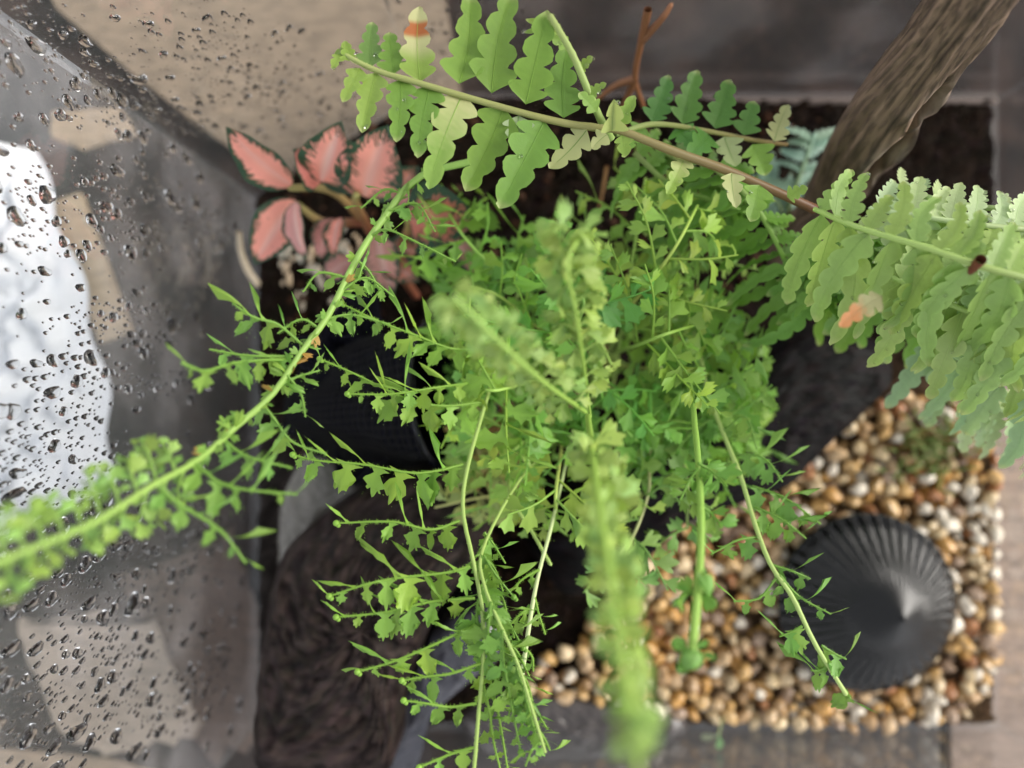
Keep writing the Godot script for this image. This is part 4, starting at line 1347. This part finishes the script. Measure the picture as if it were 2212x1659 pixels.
func drooping_fern() -> void:
	var fern := node("drooping_fern")
	tag(fern, "pale green fern drooping from the right over the gravel", "fern")
	var a := Color(0.33, 0.48, 0.13)
	var pale := Color(0.56, 0.7, 0.38)
	auto_frond(fern, [[2300, 640, 112], [2230, 606, 110], [2120, 575, 110], [2000, 535, 112], [1850, 490, 118], [1760, 452, 126]], 15, [-0.4, 0.92], 230, 66, 16, [0.35, -0.93], 110, 46, a, 0.35, "", 5)
	auto_frond(fern, [[2300, 500, 128], [2150, 490, 126], [2000, 470, 128], [1880, 450, 134]], 10, [-0.2, 0.97], 130, 56, 8, [0.35, -0.93], 85, 46, pale, 0.3)
	auto_frond(fern, [[2300, 440, 132], [2150, 450, 130], [2020, 430, 132], [1930, 400, 138]], 8, [-0.2, 0.97], 110, 50, 8, [0.3, -0.93], 40, 36, pale, 0.3)
	auto_frond(fern, [[2320, 780, 122], [2200, 720, 120], [2060, 660, 122], [1930, 600, 128]], 12, [-0.42, 0.9], 200, 62, 14, [0.3, -0.93], 120, 52, Color(0.38, 0.53, 0.17), 0.35, "", 5)
	auto_frond(fern, [[2300, 660, 146], [2100, 620, 142], [1900, 590, 144], [1780, 560, 148]], 12, [-0.62, 0.78], 210, 62, 16, [0.2, -0.95], 90, 56, Color(0.22, 0.4, 0.08), 0.45)
	auto_frond(fern, [[2330, 620, 126], [2200, 580, 124], [2080, 550, 125], [1950, 520, 129]], 12, [-0.5, 0.86], 170, 56, 10, [0.45, -0.88], 100, 44, Color(0.36, 0.52, 0.15), 0.5)
	auto_frond(fern, [[2330, 900, 140], [2200, 840, 138], [2080, 780, 140], [2000, 730, 146]], 8, [-0.35, 0.93], 160, 58, 12, [0.3, -0.93], 110, 56, Color(0.36, 0.52, 0.26), 0.3)
	auto_frond(fern, [[2320, 690, 118], [2200, 640, 117], [2080, 600, 119]], 9, [-0.3, 0.95], 130, 50, 10, [0.4, -0.9], 90, 44, Color(0.4, 0.55, 0.24), 0.3)
	auto_frond(fern, [[2330, 960, 150], [2200, 900, 148], [2080, 850, 150]], 8, [-0.3, 0.95], 110, 46, 10, [0.35, -0.9], 90, 44, pale, 0.3)
	auto_frond(fern, [[2330, 720, 134], [2200, 660, 134], [2060, 600, 138]], 7, [-0.4, 0.9], 150, 60, 10, [0.35, -0.9], 110, 56, pale, 0.3)
	auto_frond(fern, [[1880, 480, 142], [1820, 530, 142], [1780, 590, 144], [1760, 660, 148]], 10, [-0.82, 0.55], 190, 40, 8, [0.7, 0.6], 120, 46, Color(0.17, 0.35, 0.055), 0.5)
	# one withered pinna and bits of brown stalk
	var f := frond(fern, px([[2120, 560, 108], [2080, 600, 114], [2040, 630, 120]]), 0.8, 0.4, Color(0.15, 0.05, 0.03), Color(0.12, 0.04, 0.03))
	broad_pinna(f, at(1905, 640, 108), at(1812, 706, 108), 52.0 / FOCAL * 0.108, {mode = "brown", col = Color(0.4, 0.4, 0.2), lobes = 4})
	dew_drops(fern)
	# little frond behind the leaning branch
	var s := node("pale_fern")
	tag(s, "small bluish pale fern half hidden behind the leaning branch", "fern")
	auto_frond(s, [[1700, 460, 196], [1720, 400, 192], [1745, 330, 188], [1760, 290, 186]], 7, [-0.9, -0.2], 70, 26, 0, [0.8, -0.45], 60, 24, Color(0.26, 0.4, 0.3), 0.2)
	auto_frond(s, [[1690, 460, 196], [1670, 420, 194], [1640, 370, 192]], 5, [-0.7, 0.5], 60, 24, 0, [0.5, -0.8], 60, 24, Color(0.26, 0.4, 0.3), 0.2)

func small_things() -> void:
	# thin reddish roots on the back pane
	var roots := node("dangling_root")
	tag(roots, "thin orange brown root hanging against the back glass", "root")
	for q in [[[1400, 20, 150], [1385, 90, 158], [1372, 170, 168], [1390, 230, 178]], [[1372, 170, 168], [1330, 185, 170], [1290, 215, 176]], [[1385, 90, 158], [1430, 40, 152], [1450, 10, 150]], [[1372, 170, 168], [1345, 240, 178], [1350, 300, 186]]]:
		var g := Geo.new()
		tube(g, spline(px(q), 20), 0.0009, 0.0005, 6, Color(0.22, 0.1, 0.05), Color(0.3, 0.13, 0.06))
		put("rootlet", g.mesh(M.stem), roots)
	for q in [[[1310, 360, 180], [1300, 420, 188], [1290, 470, 196]], [[1440, 720, 186], [1470, 730, 184], [1500, 745, 184]]]:
		var g := Geo.new()
		tube(g, spline(px(q), 10), 0.0005, 0.0003, 5, Color(0.4, 0.22, 0.1), Color(0.4, 0.22, 0.1))
		tag(put("dry_stalk", g.mesh(M.stem)), "dry brown fern stalk near the back, among green leaflets" if q[0][1] < 500 else "short tan stalk crossing the fern crown near its right edge", "stalk")
	# curved tan twig and pale chips by the wet glass
	var g := Geo.new()
	tube(g, spline(px([[517, 502, 196], [520, 540, 200], [534, 580, 203], [556, 614, 205]]), 16), 0.0007, 0.0011, 7, Color(0.6, 0.5, 0.36), Color(0.62, 0.52, 0.38))
	tag(put("twig", g.mesh(M.stone)), "curved pale tan twig lying beside the pink leaves", "twig")
	var chips := node("chip_litter")
	tag(chips, "scattered cream bark chips under the pink leaves", "bark chips")
	for k in 60:
		var c := Geo.new()
		var p := at(rng.randf_range(575, 760), rng.randf_range(460, 660), 208)
		p.y = 0.008
		ball(c, Vector3.ZERO, rng.randf_range(0.0006, 0.0014), vary(Color(0.5, 0.42, 0.31), 0.25), 0.5, 7, 5, 0.7)
		var o := put("chip", c.mesh(M.stone), chips)
		o.position = p
		o.scale = Vector3(0.7, 1, rng.randf_range(0.8, 2.2))
		o.rotation.y = rng.randf_range(-0.5, 0.5)
	# withered leaflets under the crown
	var dead := node("withered_frond")
	tag(dead, "withered orange brown frond under the middle of the fern", "dead frond")
	for q in [[[1100, 880, 172], [1085, 940, 172], [1060, 1010, 172], [1030, 1060, 170]], [[1110, 900, 176], [1110, 960, 176], [1090, 1040, 174]], [[1090, 930, 172], [1050, 900, 172], [1020, 960, 171]]]:
		var st := Geo.new()
		tube(st, spline(px(q), 14), 0.0005, 0.0003, 6, Color(0.34, 0.14, 0.07), Color(0.4, 0.2, 0.1))
		var m := put("stalk", st.mesh(M.stem), dead)
		var line := spline(px(q), 14)
		for j in 6:
			var t := 0.3 + 0.7 * j / 5.0
			var b := along(line, t)
			var s := Vector3.UP.cross(tangent(line, t)).normalized() * (1.0 if j % 2 else -1.0)
			lacy_pinna(m, [b, b + s * 0.003 + Vector3(0, 0.001, 0), b + s * 0.006], {size = 3.6, col = vary([Color(0.5, 0.24, 0.1), Color(0.5, 0.42, 0.17), Color(0.45, 0.4, 0.14)][j % 3], 0.2), round = true, fuzz = false, seg = 6, step = 2.4})
	# seedlings
	var sd := node("seedling")
	tag(sd, "tiny two-leaved seedling at the front edge of the gravel", "seedling")
	var st2 := Geo.new()
	tube(st2, spline(px([[1566, 1530, 226], [1556, 1570, 214], [1552, 1590, 208]]), 8), 0.0004, 0.0003, 6, Color(0.25, 0.3, 0.14), Color(0.3, 0.4, 0.2))
	put("stem", st2.mesh(M.stem), sd)
	for q in [[1552, 1588, 1518, 1596, Color(0.3, 0.34, 0.24)], [1552, 1588, 1560, 1618, Color(0.2, 0.36, 0.16)]]:
		var b := Geo.new()
		pinnule(b, at(q[0], q[1], 208), (at(q[2], q[3], 209) - at(q[0], q[1], 208)).normalized(), Vector3.UP, 0.005, 0.0026, 1, 0.0, 0.1, q[4])
		put("leaf", b.mesh(M.leaf), sd)
	var ms := node("moss_tuft")
	tag(ms, "soft green moss tuft on the gravel below the drooping fern", "moss")
	for k in 60:
		var p := at(rng.randfn(2000, 45), rng.randfn(960, 40), 219)
		var bl := Geo.new()
		tube(bl, spline([p, p + Vector3(rng.randf_range(-0.002, 0.002), 0.003, rng.randf_range(-0.002, 0.002)), p + Vector3(rng.randf_range(-0.005, 0.005), 0.005, rng.randf_range(-0.003, 0.005))], 6), 0.0005, 0.0002, 5, Color(0.2, 0.27, 0.08), Color(0.26, 0.35, 0.1))
		put("blade", bl.mesh(M.leaf), ms)
